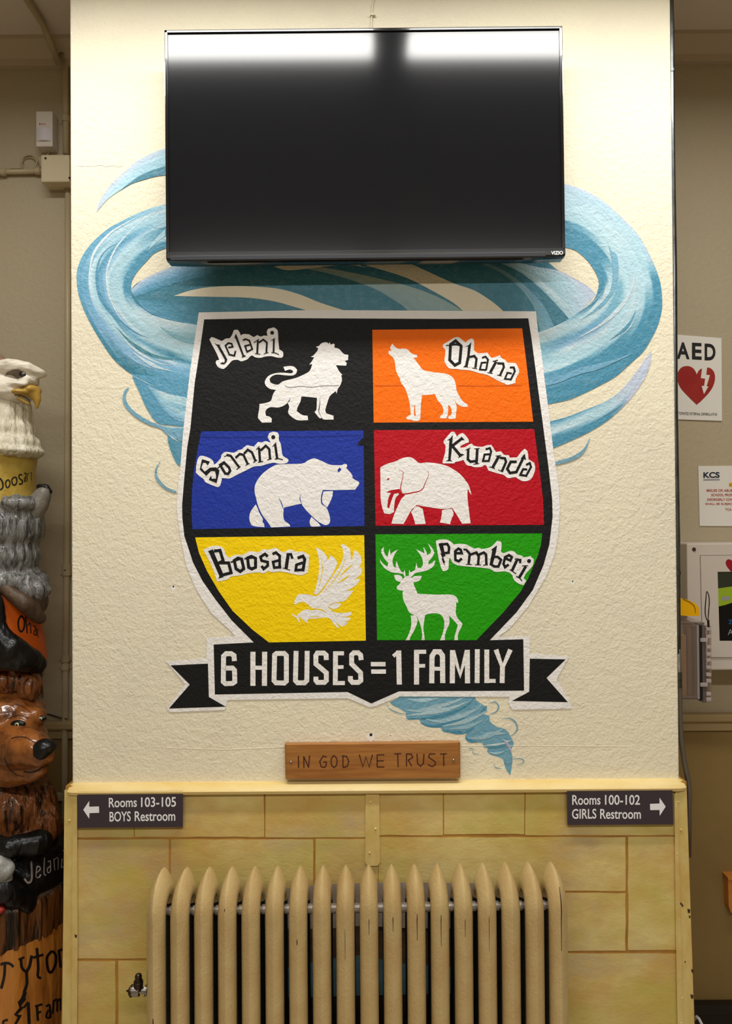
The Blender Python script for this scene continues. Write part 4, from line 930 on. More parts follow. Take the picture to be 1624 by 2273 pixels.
G().bevbox(a.x, b.x, YB - 0.06, YB, zz(404, .06), zz(343, .06), 0.005).obj('cover', M_BOX, t)
for x, y in ((101, 351.5), (154.5, 395)):
    G().tube([wb(x, y, 0.0615), wb(x, y, 0.058)], 0.0035, 12).obj('screw_hole', M_CHIP, t)
def conduit(name, label, pts, r, m=M_WCOND, cat='conduit', clips=(), nm='pipe'):
    t = thing(name, label, cat, pts[-1])
    G().tube(pts, r, 14).obj(nm, m, t, smooth=True)
    for c_, ax in clips:
        c_ = Vector(c_)
        if ax == 'z': G().tube([c_ - Vector((0, 0, 0.009)), c_ + Vector((0, 0, 0.009))], r * 1.35, 14).bevbox(c_.x - r * 2.6, c_.x + r * 2.6, YB - 0.003, YB, c_.z - 0.008, c_.z + 0.008, 0.001).obj('clamp', m, t)
        else: G().tube([c_ - Vector((0.008, 0, 0)), c_ + Vector((0.008, 0, 0))], r * 1.35, 14).obj('clamp', m, t)
    return t
cz = CEIL - 0.008
p_a = at(84, 0, 0.0)
xl = wb(146, 200, .012).x
up_pts = [Vector((xl, YB - 0.012, wb(148, 342, .012).z)), Vector((xl, YB - 0.012, wb(147, 140, .012).z)), Vector((xl - 0.004, YB - 0.015, wb(145, 110, .015).z)), Vector((xl - 0.012, YB - 0.04, CEIL - 0.075)), Vector((xl - 0.02, YB - 0.075, CEIL - 0.035)), Vector((xl - 0.022, YB - 0.12, CEIL - 0.014)), Vector((xl - 0.022, YB - 0.25, CEIL - 0.012)), Vector((xl - 0.022, -1.5, CEIL - 0.012))]
conduit('conduit', 'painted conduit rising from the junction box and bending onto the ceiling', up_pts[::-1], 0.0095, clips=[((xl, YB - 0.012, wb(147, 265, .012).z), 'z')])
xl2 = wb(150, 900, .011).x
conduit('conduit', 'painted conduit dropping from the junction box behind the carved totem', [Vector((wb(151, 404, .012).x, YB - 0.012, zz(400, .012))), Vector((wb(150.5, 800, .012).x, YB - 0.012, zz(800, .012))), Vector((wb(148, 1265, .012).x, YB - 0.012, zz(1265, .012))), Vector((wb(145, 1500, .012).x, YB - 0.012, zz(1500, .012))), Vector((wb(144, 1700, .012).x, YB - 0.012, zz(1700, .012))), Vector((wb(144, 1900, .012).x, YB - 0.012, 0.3))], 0.0092,
        clips=[((wb(151, 416, .012).x, YB - 0.012, zz(416, .012)), 'z'), ((wb(148, 1260, .012).x, YB - 0.012, zz(1260, .012)), 'z'), ((wb(148, 1271, .012).x, YB - 0.012, zz(1271, .012)), 'z'), ((wb(145.5, 1462, .012).x, YB - 0.012, zz(1462, .012)), 'z'), ((wb(144.5, 1480, .012).x, YB - 0.012, zz(1480, .012)), 'z'), ((wb(138, 1768, .012).x, YB - 0.012, zz(1768, .012)), 'z')])
conduit('conduit', 'painted conduit running level to the left of the junction box', [Vector((-3.15, YB - 0.012, zz(381, .012))), Vector((wb(0, 381, .012).x, YB - 0.012, zz(381, .012))), Vector((wb(94, 380, .012).x, YB - 0.012, zz(380, .012)))], 0.0085, clips=[((wb(8, 384, .012).x, YB - 0.012, zz(382, .012)), 'x'), ((wb(85, 380, .012).x, YB - 0.012, zz(380, .012)), 'x')])
pts = []
for i in range(40):
    a_ = i / 40 * math.pi * 4.4 - 0.8; rr = 17 + 2 * math.sin(a_ * 0.7)
    pts.append(wb(66 + rr * math.cos(a_), 361 - rr * math.sin(a_) * 0.9, 0.012 + 0.004 * math.sin(a_ * 1.3)))
pts += [wb(84, 372, 0.012), wb(94, 366, 0.012), wb(100, 350, 0.01), wb(113, 334, 0.01), wb(120, 327, 0.012)]
t = thing('cable_coil', 'small coil of cream cable beside the junction box', 'cable', wb(66, 378))
G().tube(pts, 0.0019, 6).obj('cable', M_WCOND, t, smooth=True)
for k, (pp) in enumerate([[(-30, 392), (0, 386), (12, 378), (25, 373), (50, 373)]]):
    G().tube([wb(x, y, 0.02) for x, y in pp], 0.0019, 6).obj('cable', M_WCOND, t, smooth=True)
t = thing('loose_wire', 'pair of thin grey wires hanging above the rail beside the bear head', 'wire', wb(126, 1592))
for dy in (0, 3):
    G().tube([wb(100, 1583 + dy * 0.3, .01), wb(115, 1587 + dy * .6, .012), wb(132, 1592 + dy * .8, .012), wb(149, 1596, .024)], 0.0012, 6).obj('strand', M_DKSTEEL, t)

# ------------------------------------------------------------------ right side: metal conduit on the pillar
YC = 0.022
cp = [(1491, -60), (1491.5, 60), (1493, 300), (1495, 600), (1498, 900), (1501.5, 1200), (1505.5, 1450)]
t = thing('metal_conduit', 'dark metal conduit running down the right edge of the pillar', 'conduit', at(1520, 1760, YC))
pts = [at(x, y, YC) for x, y in cp]; pts[0].z = CEIL
xs = [p.x for p in pts]; mx_ = sum(xs) / len(xs)
rr = 0.0075
G().tube([Vector((XR + rr + 0.001 + (0.002 if k % 2 else 0), YC, p.z)) for k, p in enumerate(pts)], rr, 16).obj('pipe', M_CONDUIT, t, smooth=True)
zcl = lambda y: at(1500, y, YC).z
xc = XR + rr + 0.002
for y in (158, 1272, 1500, 1516):
    G().tube([(xc, YC, zcl(y) - (0.004 if y < 1400 else 0.01)), (xc, YC, zcl(y) + (0.004 if y < 1400 else 0.01))], rr * 1.22, 16).obj('coupling', M_CONDUIT, t)
G().tube([Vector((xc, YC, zcl(1440)))] + [at(x, y, YC) for x, y in ((1507, 1520), (1508, 1580), (1511, 1640), (1518, 1690), (1526, 1728), (1529, 1760), (1528.5, 1800))] + [at(1528, 1900, YC + 0.05)], [rr, rr * .93] + [0.0062] * 7, 14).obj('flexible_pipe', mat('grey_flex', (112, 106, 96), 0.4, metal=0.5), t, smooth=True)
G().tube([at(x, y, YC + 0.012) for x, y in ((1506, 1600), (1510, 1660), (1516, 1700), (1524, 1740), (1526, 1790))], 0.0022, 8).obj('thin_cable', M_TVBACK, t, smooth=True)

# ------------------------------------------------------------------ AED sign and notice
def flatplate(name, quad, d, th, m, t):
    q = [wb(x, y, d + th) for x, y in quad]; b_ = [wb(x, y, d) for x, y in quad]
    return G().add(q + b_, [(0, 1, 2, 3), (7, 6, 5, 4)] + [(i, (i + 1) % 4, (i + 1) % 4 + 4, i + 4) for i in range(4)]).obj(name, m, t)
Zr = (1460, 720, 4.549)
t = thing('aed_sign', 'white AED sign with red heart and white bolt on the right back wall', 'sign', wb(1550, 934))
flatplate('plate', P('130,99 640,138 645,975 140,957', *Zr), 0.001, 0.003, M_PAPER, t)
f = lambda x, y: wb(x, y, 0.0046)
for ch, qd in (('A', '186,176 318,186 318,352 188,348'), ('E', '342,184 440,189 440,359 342,354'), ('D', '470,193 580,198 580,365 470,363')):
    text_quad('lettering', ch, P(qd, *Zr), f, M_INKK, t, bold=0.03)
Flat().poly(P('390,505 372,465 340,433 290,420 232,438 196,495 196,560 225,640 300,725 390,812 440,768 510,695 555,625 575,550 566,485 535,447 500,435 455,440 415,462', *Zr)).obj('heart', M_INKR, f, t)
f = lambda x, y: wb(x, y, 0.0050)
Flat().poly(P('445,432 495,432 486,509 523,513 490,625 508,627 463,705 440,622 465,620 475,548 432,543', *Zr), sm=False).obj('bolt', M_PAPER, f, t)
text_quad('small_lettering', 'AUTOMATED EXTERNAL DEFIBRILLATOR', P('172,882 597,897 597,922 172,912', *Zr), f, M_INKK, t)
t = thing('wall_notice', 'white printed notice headed KCS above the white cabinet', 'notice', wb(1590, 1167))
flatplate('sheet', P('405,1430 1150,1425 1155,2040 420,2035', *Zr), 0.001, 0.002, M_PAPER, t)
f = lambda x, y: wb(x, y, 0.0036)
text_quad('lettering', 'KCS', P('457,1492 620,1490 622,1550 457,1552', *Zr), f, mat('navy_print', (28, 40, 58), 0.5), t, bold=0.035)
g = G(); q = [f(*p) for p in P('457,1562 622,1560 622,1575 457,1577', *Zr)]; g.add(q, [(0, 1, 2, 3)]).obj('grey_line', M_INKG, t)
g = G(); q = [f(*p) for p in P('716,1600 960,1600 960,1640 716,1640', *Zr)]; g.add(q, [(0, 1, 2, 3)]).obj('yellow_highlight', M_INKY, t)
f2 = lambda x, y: wb(x, y, 0.0040)
for s_, x0_, x1_, y0_, y1_, mm in (('AT', 718, 752, 1606, 1634, M_INKO), ('MISUSE OR ABUSE', 490, 765, 1664, 1690, M_INKO), ('SCHOOL PROP', 538, 750, 1709, 1735, M_INKO), ('DISORDERLY CON', 496, 755, 1756, 1781, M_INKO), ('SHALL BE SUBJECT', 478, 770, 1802, 1828, M_INKO), ('TCA -', 678, 760, 1857, 1881, M_INKO)):
    text_quad('lettering', s_, P('%g,%g %g,%g %g,%g %g,%g' % (x0_, y0_, x1_, y0_, x1_, y1_, x0_, y1_), *Zr), f2, mm, t, bold=0.015)
# AED cabinet
Yc_ = YB - 0.12
def cb(px, py, d=0.0): return at(px, py, Yc_ - d)
t = thing('aed_cabinet', 'white enamel AED wall cabinet with a glazed door, cut by the frame', 'cabinet', cb(1600, 1487))
xa = cb(1525, 1300).x; zt, zb_ = cb(1570, 1206).z, cb(1570, 1487.6).z
Zc = (1460, 1180, 4.372)
G().bevbox(xa, xa + 0.42, Yc_, YB, zb_, zt, 0.004).obj('body', M_CABIN, t)
dq = P('410,232 1100,226 1112,1222 436,1220', *Zc)
M_GAP = mat('dark_gap', (60, 44, 34), 0.8)
g = G()
qo = [cb(x, y, 0.0006) for x, y in [(dq[0][0] - .8, dq[0][1] - .8), (dq[1][0], dq[1][1] - .8), (dq[2][0], dq[2][1] + .8), (dq[3][0] - .8, dq[3][1] + .8)]]
g.add(qo, [(0, 1, 2, 3)]).obj('door_gap', M_GAP, t)
wq = P('577,390 1000,388 1012,1060 597,1060', *Zc)
door = G()
q1 = [cb(x, y, 0.004) for x, y in dq]; q2 = [cb(x, y, 0.004) for x, y in wq]; q3 = [cb(x, y, 0.0008) for x, y in dq]; q4 = [cb(x, y, 0.0015) for x, y in wq]
door.add(q1 + q2 + q3 + q4, [(i, (i + 1) % 4, (i + 1) % 4 + 4, i + 4) for i in range(4)] + [(i, (i + 1) % 4, (i + 1) % 4 + 8, i + 8) for i in range(4)] + [(i + 4, (i + 1) % 4 + 4, (i + 1) % 4 + 12, i + 12) for i in range(4)])
door = door.obj('door', M_CABIN, t)
def cpoly(name, pts, m, d, par, sm=False):
    Flat().poly(P(pts, *Zc), sm=sm).obj(name, m, lambda x, y: cb(x, y, d), par)
cpoly('window', '577,390 1000,388 1012,1060 597,1060', mat('window_black', (16, 17, 20), 0.15), 0.0016, door)
cpoly('window_top_print', '579,392 1000,390 1002,500 717,538 580,550', mat('olive_dark', (52, 58, 44), 0.2), 0.0019, door)
cpoly('window_green_print', '580,552 650,542 717,533 1000,500 1005,690 717,690 650,712 588,726', mat('lime_print', (152, 178, 44), 0.25), 0.0020, door)
cpoly('window_grey_patch', '612,640 640,630 700,632 690,662 640,672 618,660', M_INKG, 0.0023, door, True)  # flat grey patch laid over the green band
fz = lambda x, y: cb(x, y, 0.0026)
text_quad('lettering', 'ZOLL', P('680,856 830,856 832,897 684,897', *Zc), fz, M_INKB, door)
text_quad('lettering', 'AED', P('674,948 830,946 832,1002 676,1003', *Zc), fz, M_INKG, door)
cpoly('heart_print', '655,300 665,276 690,268 717,282 745,268 775,280 782,310 765,345 720,405 690,368 665,335', mat('crimson_print', (150, 14, 40), 0.4), 0.0043, door, True)
G().tube([cb(*P('348,172', *Zc)[0], 0.002), cb(*P('348,172', *Zc)[0], -0.002)], 0.0055, 16).obj('lock', M_CHIP, t)

# ------------------------------------------------------------------ clear plastic case on the pillar's right flank
YK = 0.19
def kb_(px, py, Y=YK): return at(px, py, Y)
t = thing('clear_case', 'clear hinged plastic case fixed to the right side of the pillar', 'case', kb_(1540, 1555))
xw = XR + 0.001; xh = kb_(1562, 1450, YK - 0.06).x; xe = kb_(1580, 1450, YK - 0.06).x
z1, z0 = kb_(1540, 1386, YK - 0.06).z, kb_(1540, 1550, YK - 0.06).z
Ya, Yb_ = YK - 0.06, YK + 0.07
w_ = 0.003
def shell(name, x0, x1, m=M_CLEAR, za=z0, zb2=z1):
    g = G(); g.bevbox(x0, x1, Ya, Ya + w_, za, zb2, 0.001); 
    return g.obj(name, m, t)
shell('front_wall', xw, xh)
G().bevbox(xw, xh, Ya, Yb_, z0 - w_, z0, 0.001).obj('bottom_wall', M_CLEAR, t)
G().bevbox(xh - w_, xh, Ya + w_, Yb_, z0, z1, 0.001).obj('side_wall', M_CLEAR, t)
G().add([(xw, Ya - 0.004, z1 + 0.008), (xh, Ya - 0.004, z1 + 0.001), (xh, Yb_, z1 + 0.004), (xw, Yb_, z1 + 0.012), (xw, Ya - 0.004, z1 + 0.012), (xh, Ya - 0.004, z1 + 0.005), (xh, Yb_, z1 + 0.008), (xw, Yb_, z1 + 0.016)],
        [(0, 1, 2, 3), (4, 7, 6, 5), (0, 4, 5, 1), (1, 5, 6, 2), (2, 6, 7, 3), (3, 7, 4, 0)]).obj('lid', M_CLEAR, t)
M_SEAL = mat('black_seal', (22, 22, 28), 0.35)
px1 = kb_(1546, 1450, Ya).x; px2 = kb_(1551, 1450, Ya).x; px3 = kb_(1557, 1450, Ya).x
G().bevbox(px2, px3, Ya - 0.003, Ya + 0.10, z0 - 0.006, z1 - 0.002, 0.001).obj('seal', M_SEAL, t)
G().bevbox(px1, px2, Ya - 0.002, Ya + 0.09, z0 - 0.002, z1 - 0.002, 0.001).obj('bright_strip', mat('satin_strip', (200, 196, 198), 0.2, metal=0.7), t)
G().bevbox(kb_(1557.5, 1450, Ya).x, kb_(1566, 1450, Ya).x, Ya - 0.002, Ya + 0.08, z0 - 0.012, z1 - 0.004, 0.002).obj('door_rim', M_CLEAR, t)
G().bevbox(kb_(1572, 1450, Ya).x, kb_(1581, 1450, Ya).x, Ya + 0.006, Ya + 0.06, z0 - 0.004, z1 - 0.006, 0.002).obj('door_panel', M_CLEAR, t)
for y in (1396, 1413, 1436, 1452, 1465, 1481, 1497, 1511, 1540, 1552):
    z = kb_(1573, y, Ya).z
    G().bevbox(kb_(1566, y, Ya).x, kb_(1577, y, Ya).x, Ya - 0.004, Ya + 0.012, z - 0.0045, z + 0.0045, 0.0015).obj('hinge_knuckle', mat('milky_plastic', (226, 212, 208), 0.15, trans=0.5), t)
for y in (1420, 1519):
    z = kb_(1560, y, Ya).z
    G().bevbox(kb_(1552, y, Ya).x, kb_(1568, y, Ya).x, Ya - 0.007, Ya + 0.004, z - 0.005, z + 0.005, 0.0015).obj('latch', mat('milky_plastic'), t)
# papers / contents
G().bevbox(xw + 0.002, kb_(1530, 1450, Ya).x, Ya + 0.02, Ya + 0.05, z0 + 0.001, z1 - 0.03, 0.002).obj('contents_card', mat('tan_card', (196, 158, 80), 0.5), t)
G().bevbox(kb_(1534, 1450, Ya).x, kb_(1545, 1450, Ya).x, Ya + 0.025, Ya + 0.05, z0 + 0.001, z1 - 0.012, 0.002).obj('contents_card', mat('dull_card', (150, 118, 62), 0.5), t)
t2 = thing('yellow_device', 'rounded yellow plastic device sitting on the lid of the clear case', 'device', (xw + 0.04, YK + 0.03, z1 + 0.03))
yd0, yd1 = YK - 0.02, YK + 0.06
q = [(1500, 1326), (1513, 1328), (1530, 1333), (1545, 1341), (1551, 1350), (1552, 1366), (1548, 1376), (1528, 1371), (1512, 1366), (1500, 1366)]
poly = []
for x, y in q:
    p = at(x, y, yd0); poly.append((max(p.x, XR + 0.001), max(p.z, z1 + 0.0165)))
o = G().prism(poly, yd0, yd1).obj('body', M_YPLAST, t2)
G().tube([at(1515, 1329.5, yd0 - 0.001), at(1530, 1336, yd0 - 0.001), at(1540, 1344, yd0 - 0.001), at(1542.5, 1352, yd0 - 0.001), at(1543, 1360, yd0 - 0.001)], 0.0008, 6).obj('seam_line', mat('dark_seam', (120, 86, 10), 0.5), t2)
# ring handle standing above the hinge
t = thing('dark_loop_handle', 'slim dark loop standing above the hinge of the clear case', 'handle', kb_(1571, 1378, Ya))
pts = [kb_(1569 + 4.2 * math.cos(a_), 1345 + 32 * math.sin(a_), Ya) + Vector((0, 0.002 * math.sin(3 * a_), 0)) for a_ in [i / 24 * 2 * math.pi for i in range(25)]]
G().tube(pts, 0.0014, 8).obj('loop', M_DKSTEEL, t, smooth=True)
G().tube([kb_(1571, 1376, Ya), kb_(1572, 1392, Ya)], 0.003, 10).obj('pivot', M_DKSTEEL, t)

# ------------------------------------------------------------------ wooden desk edge and cord, right
Yw = 0.425
M_DESK = mat('orange_wood', (206, 134, 56), 0.4, vary=[(12, (176, 104, 38), 0.6)], stretch=(0.2, 1, 1))
t = thing('wooden_board', 'end of an orange wooden board on the low right back wall, cut by the frame', 'board', at(1640, 2024, Yw))
q = [at(x, y, Yw) for x, y in ((1615, 1949), (1760, 1948), (1760, 2024), (1622, 2026), (1617, 2012))]
G().prism([(v.x, v.z) for v in q], Yw, BACK + 0.004).obj('board', M_DESK, t)
q = [at(x, y, Yw - 0.006) for x, y in ((1614, 1947), (1762, 1946), (1762, 1953), (1616, 1954))]
G().prism([(v.x, v.z) for v in q], Yw - 0.006, BACK + 0.004).obj('top_lip', M_DESK, t)
t = thing('white_cord', 'white power cord curling on the floor beside the wainscot corner', 'cord', at(1552, 2262, 0.3))
cc = [at(1541, 2262, .32), at(1546, 2257, .31), at(1551, 2262, .3), at(1556, 2272, .29), at(1566, 2290, .27), at(1590, 2310, .26)]
cc = [Vector((p.x, p.y, p.z)) for p in cc] + [Vector((cc[-1].x + 0.05, 0.3, 0.004)), Vector((cc[-1].x + 0.3, 0.25, 0.004))]
G().tube(cc, 0.0042, 8).obj('cable', mat('white_cable', (226, 224, 220), 0.4), t, smooth=True)

# ------------------------------------------------------------------ ceiling conduit and box in front of the pillar (mirrored dimly in the screen)
M_OPP = mat('pale_conduit', (236, 232, 216), 0.4)
t = thing('ceiling_conduit', 'pale conduit and box on the hall ceiling in front of the pillar', 'conduit', (0.2, -1.4, CEIL))
G().tube([(-0.1, -0.76, CEIL - 0.012), (0.03, -0.78, CEIL - 0.012), (0.11, -0.82, CEIL - 0.012), (0.17, -0.92, CEIL - 0.012), (0.2, -1.06, CEIL - 0.012), (0.205, -1.5, CEIL - 0.012)], 0.012, 12).obj('pipe', M_OPP, t, smooth=True)
G().bevbox(0.16, 0.26, -2.0, -1.45, CEIL - 0.05, CEIL, 0.008).obj('box', M_OPP, t)
G().bevbox(0.27, 0.35, -1.66, -1.5, CEIL - 0.03, CEIL, 0.008).obj('side_box', M_OPP, t)

# ------------------------------------------------------------------ carved totem, left
AXP = -15; YA = 0.22
tot_base = at(AXP, 2042, YA); tot_base.z = 0
tot = thing('carved_totem', 'painted chainsaw-carved totem of animals on a tree stump left of the pillar', 'sculpture', tot_base)
FB = [(95, 0.006), (240, 0.0022)]
M_FEATH = mat('white_carved_feathers', (232, 226, 208), 0.4, bump=FB, vary=[(70, (158, 148, 132), 0.75, 0.5, 0.66), (20, (206, 192, 150), 0.4)], stretch=(1, 1, 0.22))
M_FEATHH = mat('white_carved_head', (228, 220, 202), 0.4, bump=[(90, 0.0022)], vary=[(60, (176, 166, 150), 0.6, 0.5, 0.66)], stretch=(0.3, 0.3, 1))
M_BEAK = mat('yellow_beak', (184, 148, 66), 0.3, bump=[(50, 0.001)])
M_BAND = mat('yellow_band', (190, 164, 78), 0.42, bump=[(60, 0.002)], vary=[(25, (170, 134, 44), 0.6)])
M_GREY = mat('grey_carved_fur', (128, 128, 126), 0.28, bump=[(85, 0.007), (200, 0.003)], vary=[(70, (52, 52, 54), 0.9, 0.48, 0.62), (90, (196, 196, 192), 0.7, 0.55, 0.7)], stretch=(1, 1, 0.22), coat=0.3)
M_UNDER = mat('taupe_carving', (92, 72, 54), 0.5, bump=[(60, 0.002)], vary=[(20, (60, 46, 36), 0.6)])
M_ORNG = mat('orange_band', (222, 98, 22), 0.4, bump=[(30, 0.001)])
M_BLK = mat('black_carving', (14, 14, 15), 0.32, bump=[(45, 0.004)], stretch=(1, 1, 0.4))
M_FUR = mat('brown_carved_fur', (136, 80, 40), 0.3, bump=[(80, 0.009), (180, 0.003)], vary=[(60, (34, 20, 12), 0.95, 0.47, 0.6), (80, (190, 130, 84), 0.6, 0.56, 0.7)], stretch=(1, 1, 0.2), coat=0.3)
M_FACE = mat('varnished_face', (142, 84, 38), 0.26, bump=[(40, 0.003), (120, 0.001)], vary=[(34, (64, 34, 16), 0.9, 0.46, 0.64), (12, (176, 108, 50), 0.5)], stretch=(0.8, 1, 0.5), coat=0.5)
M_STUMP = mat('varnished_stump', (188, 118, 44), 0.3, bump=[(60, 0.004)], vary=[(26, (112, 62, 22), 0.8, 0.46, 0.66), (60, (214, 150, 70), 0.4)], stretch=(1, 1, 0.14), coat=0.4)
M_BARK = mat('charred_rim', (104, 62, 26), 0.4, bump=[(70, 0.006)], vary=[(55, (22, 14, 8), 1.0, 0.45, 0.58)], stretch=(1, 1, 0.1))
def sc_(Y): return (Y - CAM.y) / FPX
def blob(name, prims, m, parent, vox=0.005, amp=0.0, freq=(60, 60, 14), label=None):
    bm = bmesh.new()
    def ell(px, py, Y, rx, ry, rz):
        c = at(px, py, Y); s = sc_(Y)
        mt = Matrix.Translation(c) @ Matrix.Diagonal((rx * s, ry * s, rz * s, 1))
        bmesh.ops.create_icosphere(bm, subdivisions=3, radius=1, matrix=mt)
    for p in prims:
        if p[0] == 'e': ell(*p[1:])
        else:
            q = p[1]
            for a, b in zip(q, q[1:]):
                for i in range(9):
                    t = i / 8; v = [a[k] + (b[k] - a[k]) * t for k in range(4)]
                    ell(v[0], v[1], v[2], v[3], v[3], v[3])
    me = bpy.data.meshes.new(name); bm.to_mesh(me); bm.free()
    o = bpy.data.objects.new('tmp', me); COL.objects.link(o)
    r = o.modifiers.new('r', 'REMESH'); r.mode = 'VOXEL'; r.voxel_size = vox
    dg = bpy.context.evaluated_depsgraph_get(); dg.update()
    m2 = bpy.data.meshes.new_from_object(o.evaluated_get(dg))
    bpy.data.objects.remove(o); bpy.data.meshes.remove(me)
    bm = bmesh.new(); bm.from_mesh(m2); bpy.data.meshes.remove(m2)
    for _ in range(3): bmesh.ops.smooth_vert(bm, verts=bm.verts, factor=0.5, use_axis_x=True, use_axis_y=True, use_axis_z=True)
    bm.normal_update()
    if amp:
        for v in bm.verts:
            c = v.co
            n_ = noise.noise(Vector((c.x * freq[0], c.y * freq[1], c.z * freq[2]))) + 0.5 * noise.noise(Vector((c.x * freq[0] * 2.1, c.y * freq[1] * 2.1, c.z * freq[2] * 2.1)))
            v.co += v.normal * amp * n_
    V = [v.co.copy() for v in bm.verts]; bm.verts.index_update(); F = [[v.index for v in f.verts] for f in bm.faces]; bm.free()
    o = mesh_obj(name, V, F, m, parent, smooth=True, label=label)
    o['_t'] = 1; del o['_t']
    SURF[o.name] = BVHTree.FromPolygons(V, F)
    return o
SURF = {}
def hit(surfs, px, py, lift=0.001):
    d = ray(px, py).normalized(); best = None
    for s in surfs:
        h = SURF[s.name].ray_cast(CAM, d)
        if h[0] is not None and (best is None or h[3] < best): best = h[3]
    if best is None: return None
    return CAM + d * (best - lift)
def decal(name, surfs, specs, Z, m, parent, lift=0.0012, label=None):
    f = Flat()
    for q in specs:
        h, b_ = q.split(':', 1); pts = P(b_, *Z)
        if h == 'p': f.poly(pts, sm=False)
        else:
            cl = h[0] == 'o'; w = float(h.lstrip('o')) / Z[2]
            if cl: pts = pts + [pts[0]]
            f.stroke(resample(pts, max(8, 5 * len(pts))), w)
    V = []; last = None
    for x, y in f.V:
        p = hit(surfs, x, y, lift)
        V.append(p)
    d0 = [((v - CAM).length) for v in V if v is not None]
    if not d0: return
    md = sum(d0) / len(d0)
    V = [v if v is not None and abs((v - CAM).length - md) < 0.08 else None for v in V]
    F = [q for q in f.F if all(V[i] is not None for i in q)]
    V = [v if v is not None else Vector(at(f.V[i][0], f.V[i][1], 0.2)) for i, v in enumerate(V)]
    used = sorted({i for q in F for i in q}); mp = {a: b for b, a in enumerate(used)}
    mesh_obj(name, [V[i] for i in used], [[mp[i] for i in q] for q in F], m, parent, label=label)
def revolve(name, prof, m, parent, nz=0.0, seg=72, fz=8, label=None):
    """prof: (px radius, py) list around the totem axis"""
    V = []; F = []
    s = sc_(YA); ax = at(AXP, 1500, YA).x
    for r, py in prof:
        z = at(AXP, py, YA).z
        for k in range(seg):
            a = 2 * math.pi * k / seg
            rr = r * s * (1 + nz * noise.noise(Vector((math.cos(a) * fz, math.sin(a) * fz, z * 5))))
            V.append(Vector((ax + rr * math.cos(a), YA + rr * math.sin(a), z)))
    n = len(prof)
    for i in range(n - 1):
        for k in range(seg): F.append([i * seg + k, i * seg + (k + 1) % seg, (i + 1) * seg + (k + 1) % seg, (i + 1) * seg + k])
    F += [list(range(seg)), list(range((n - 1) * seg, n * seg))]
    o = G().add(V, F).obj(name, m, parent, label=label)
    autosmooth(o, 50)
    SURF[o.name] = BVHTree.FromPolygons([Vector(v) for v in V], F)
    return o
# stump
rim_z = at(AXP, 2042, YA - 0.213)
def zpy(z):          # screen row of height z on the axis plane, for revolve()
    lo, hi = 0, 6000
    for _ in range(40):
        mid = (lo + hi) / 2
        if at(AXP, mid, YA).z > z: lo = mid
        else: hi = mid
    return lo
RS = 0.213 / sc_(YA)
zt_ = rim_z.z
stump = revolve('stump', [(RS * 0.98, zpy(zt_ - 0.10)), (RS, zpy(zt_ - 0.25)), (RS * 1.0, zpy(0.2)), (RS * 1.02, zpy(0.003))], M_STUMP, tot, 0.03, 96, 5)
bark = revolve('bark_rim', [(RS * 0.80, zpy(zt_ + 0.012)), (RS * 0.93, zpy(zt_ + 0.006)), (RS * 0.985, zpy(zt_)), (RS * 1.0, zpy(zt_ - 0.012)), (RS * 0.995, zpy(zt_ - 0.06)), (RS * 0.975, zpy(zt_ - 0.105))], M_BARK, tot, 0.05, 140, 22, label='dark notched bark rim')
topr = revolve('stump_top', [(RS * 0.2, zpy(zt_ + 0.03)), (RS * 0.7, zpy(zt_ + 0.022)), (RS * 0.90, zpy(zt_ + 0.012)), (RS * 0.975, zpy(zt_ + 0.002)), (RS * 0.96, zpy(zt_ - 0.01))], M_UNDER, tot, 0.02, 72, 5)
Zs = (0, 1850, 5.37)
SS = [stump, bark]
for sp in (['30:5,1565 60,1545 120,1555 160,1592', '34:58,1560 50,1700 15,1850'], ['26:222,1505 290,1475', '34:250,1500 262,1600 315,1655', '36:378,1455 352,1580 318,1660 320,1790 285,1900'], ['32:440,1365 455,1600 450,1700 490,1728', '28:393,1482 518,1445'],
           ['o32:620,1400 560,1480 572,1620 612,1655 660,1560 664,1450'], ['30:700,1390 722,1600', '26:690,1405 760,1372']):
    decal('painted_letter', SS, sp, Zs, M_INKK, tot)
decal('painted_bolt', SS, ['p:275,1895 322,1895 300,1962 312,1975 245,2062 292,2070 205,2160 262,2165 200,2273 168,2273 210,2192 165,2160 230,2080 212,2010 250,1962'], Zs, M_INKK, tot)
for sp in (['38:335,2010 348,2270', '25:285,2075 335,2012'], ['30:440,2055 452,2235', '26:418,2062 508,2035', '24:440,2145 490,2122'], ['o24:572,2110 552,2185 590,2195 602,2120', '24:548,2065 592,2050 604,2200'], ['24:640,1985 628,2150', '22:640,2010 678,1980 680,2125', '22:690,2000 722,1978 722,2110'], ['26:95,2222 40,2240 40,2300']):
    decal('painted_letter', SS, sp, Zs, M_INKK, tot)
# black lion base
lion = blob('lion_base', [('e', 5, 1918, .22, 158, 150, 78), ('e', -30, 1870, .16, 110, 95, 38), ('c', [(-80, 1885, .06, 30), (20, 1880, .05, 22), (90, 1868, .09, 26)]), ('c', [(-60, 1950, .04, 40), (10, 1975, .04, 30), (60, 2005, .09, 22)])], M_BLK, tot, 0.007, 0.004, (30, 30, 16), label='black painted lion')
for sp in (['24:372,330 378,540 335,588 290,538'], ['13:432,470 478,430 470,398 440,402 430,510 460,525 488,490'], ['14:530,285 525,480 552,492'], ['12:572,342 600,330 602,452', '12:600,390 566,420 572,470 602,452'], ['11:640,300 652,440', '11:640,322 690,290 692,432'], ['11:742,300 730,402 752,395', '9:752,200 748,212']):
    decal('painted_letter', [lion], sp, Zs, M_SILVER, tot, 0.002)
M_PAW = mat('grey_white_paw', (176, 176, 170), 0.35, bump=[(60, 0.003)], vary=[(30, (96, 94, 88), 0.8)])
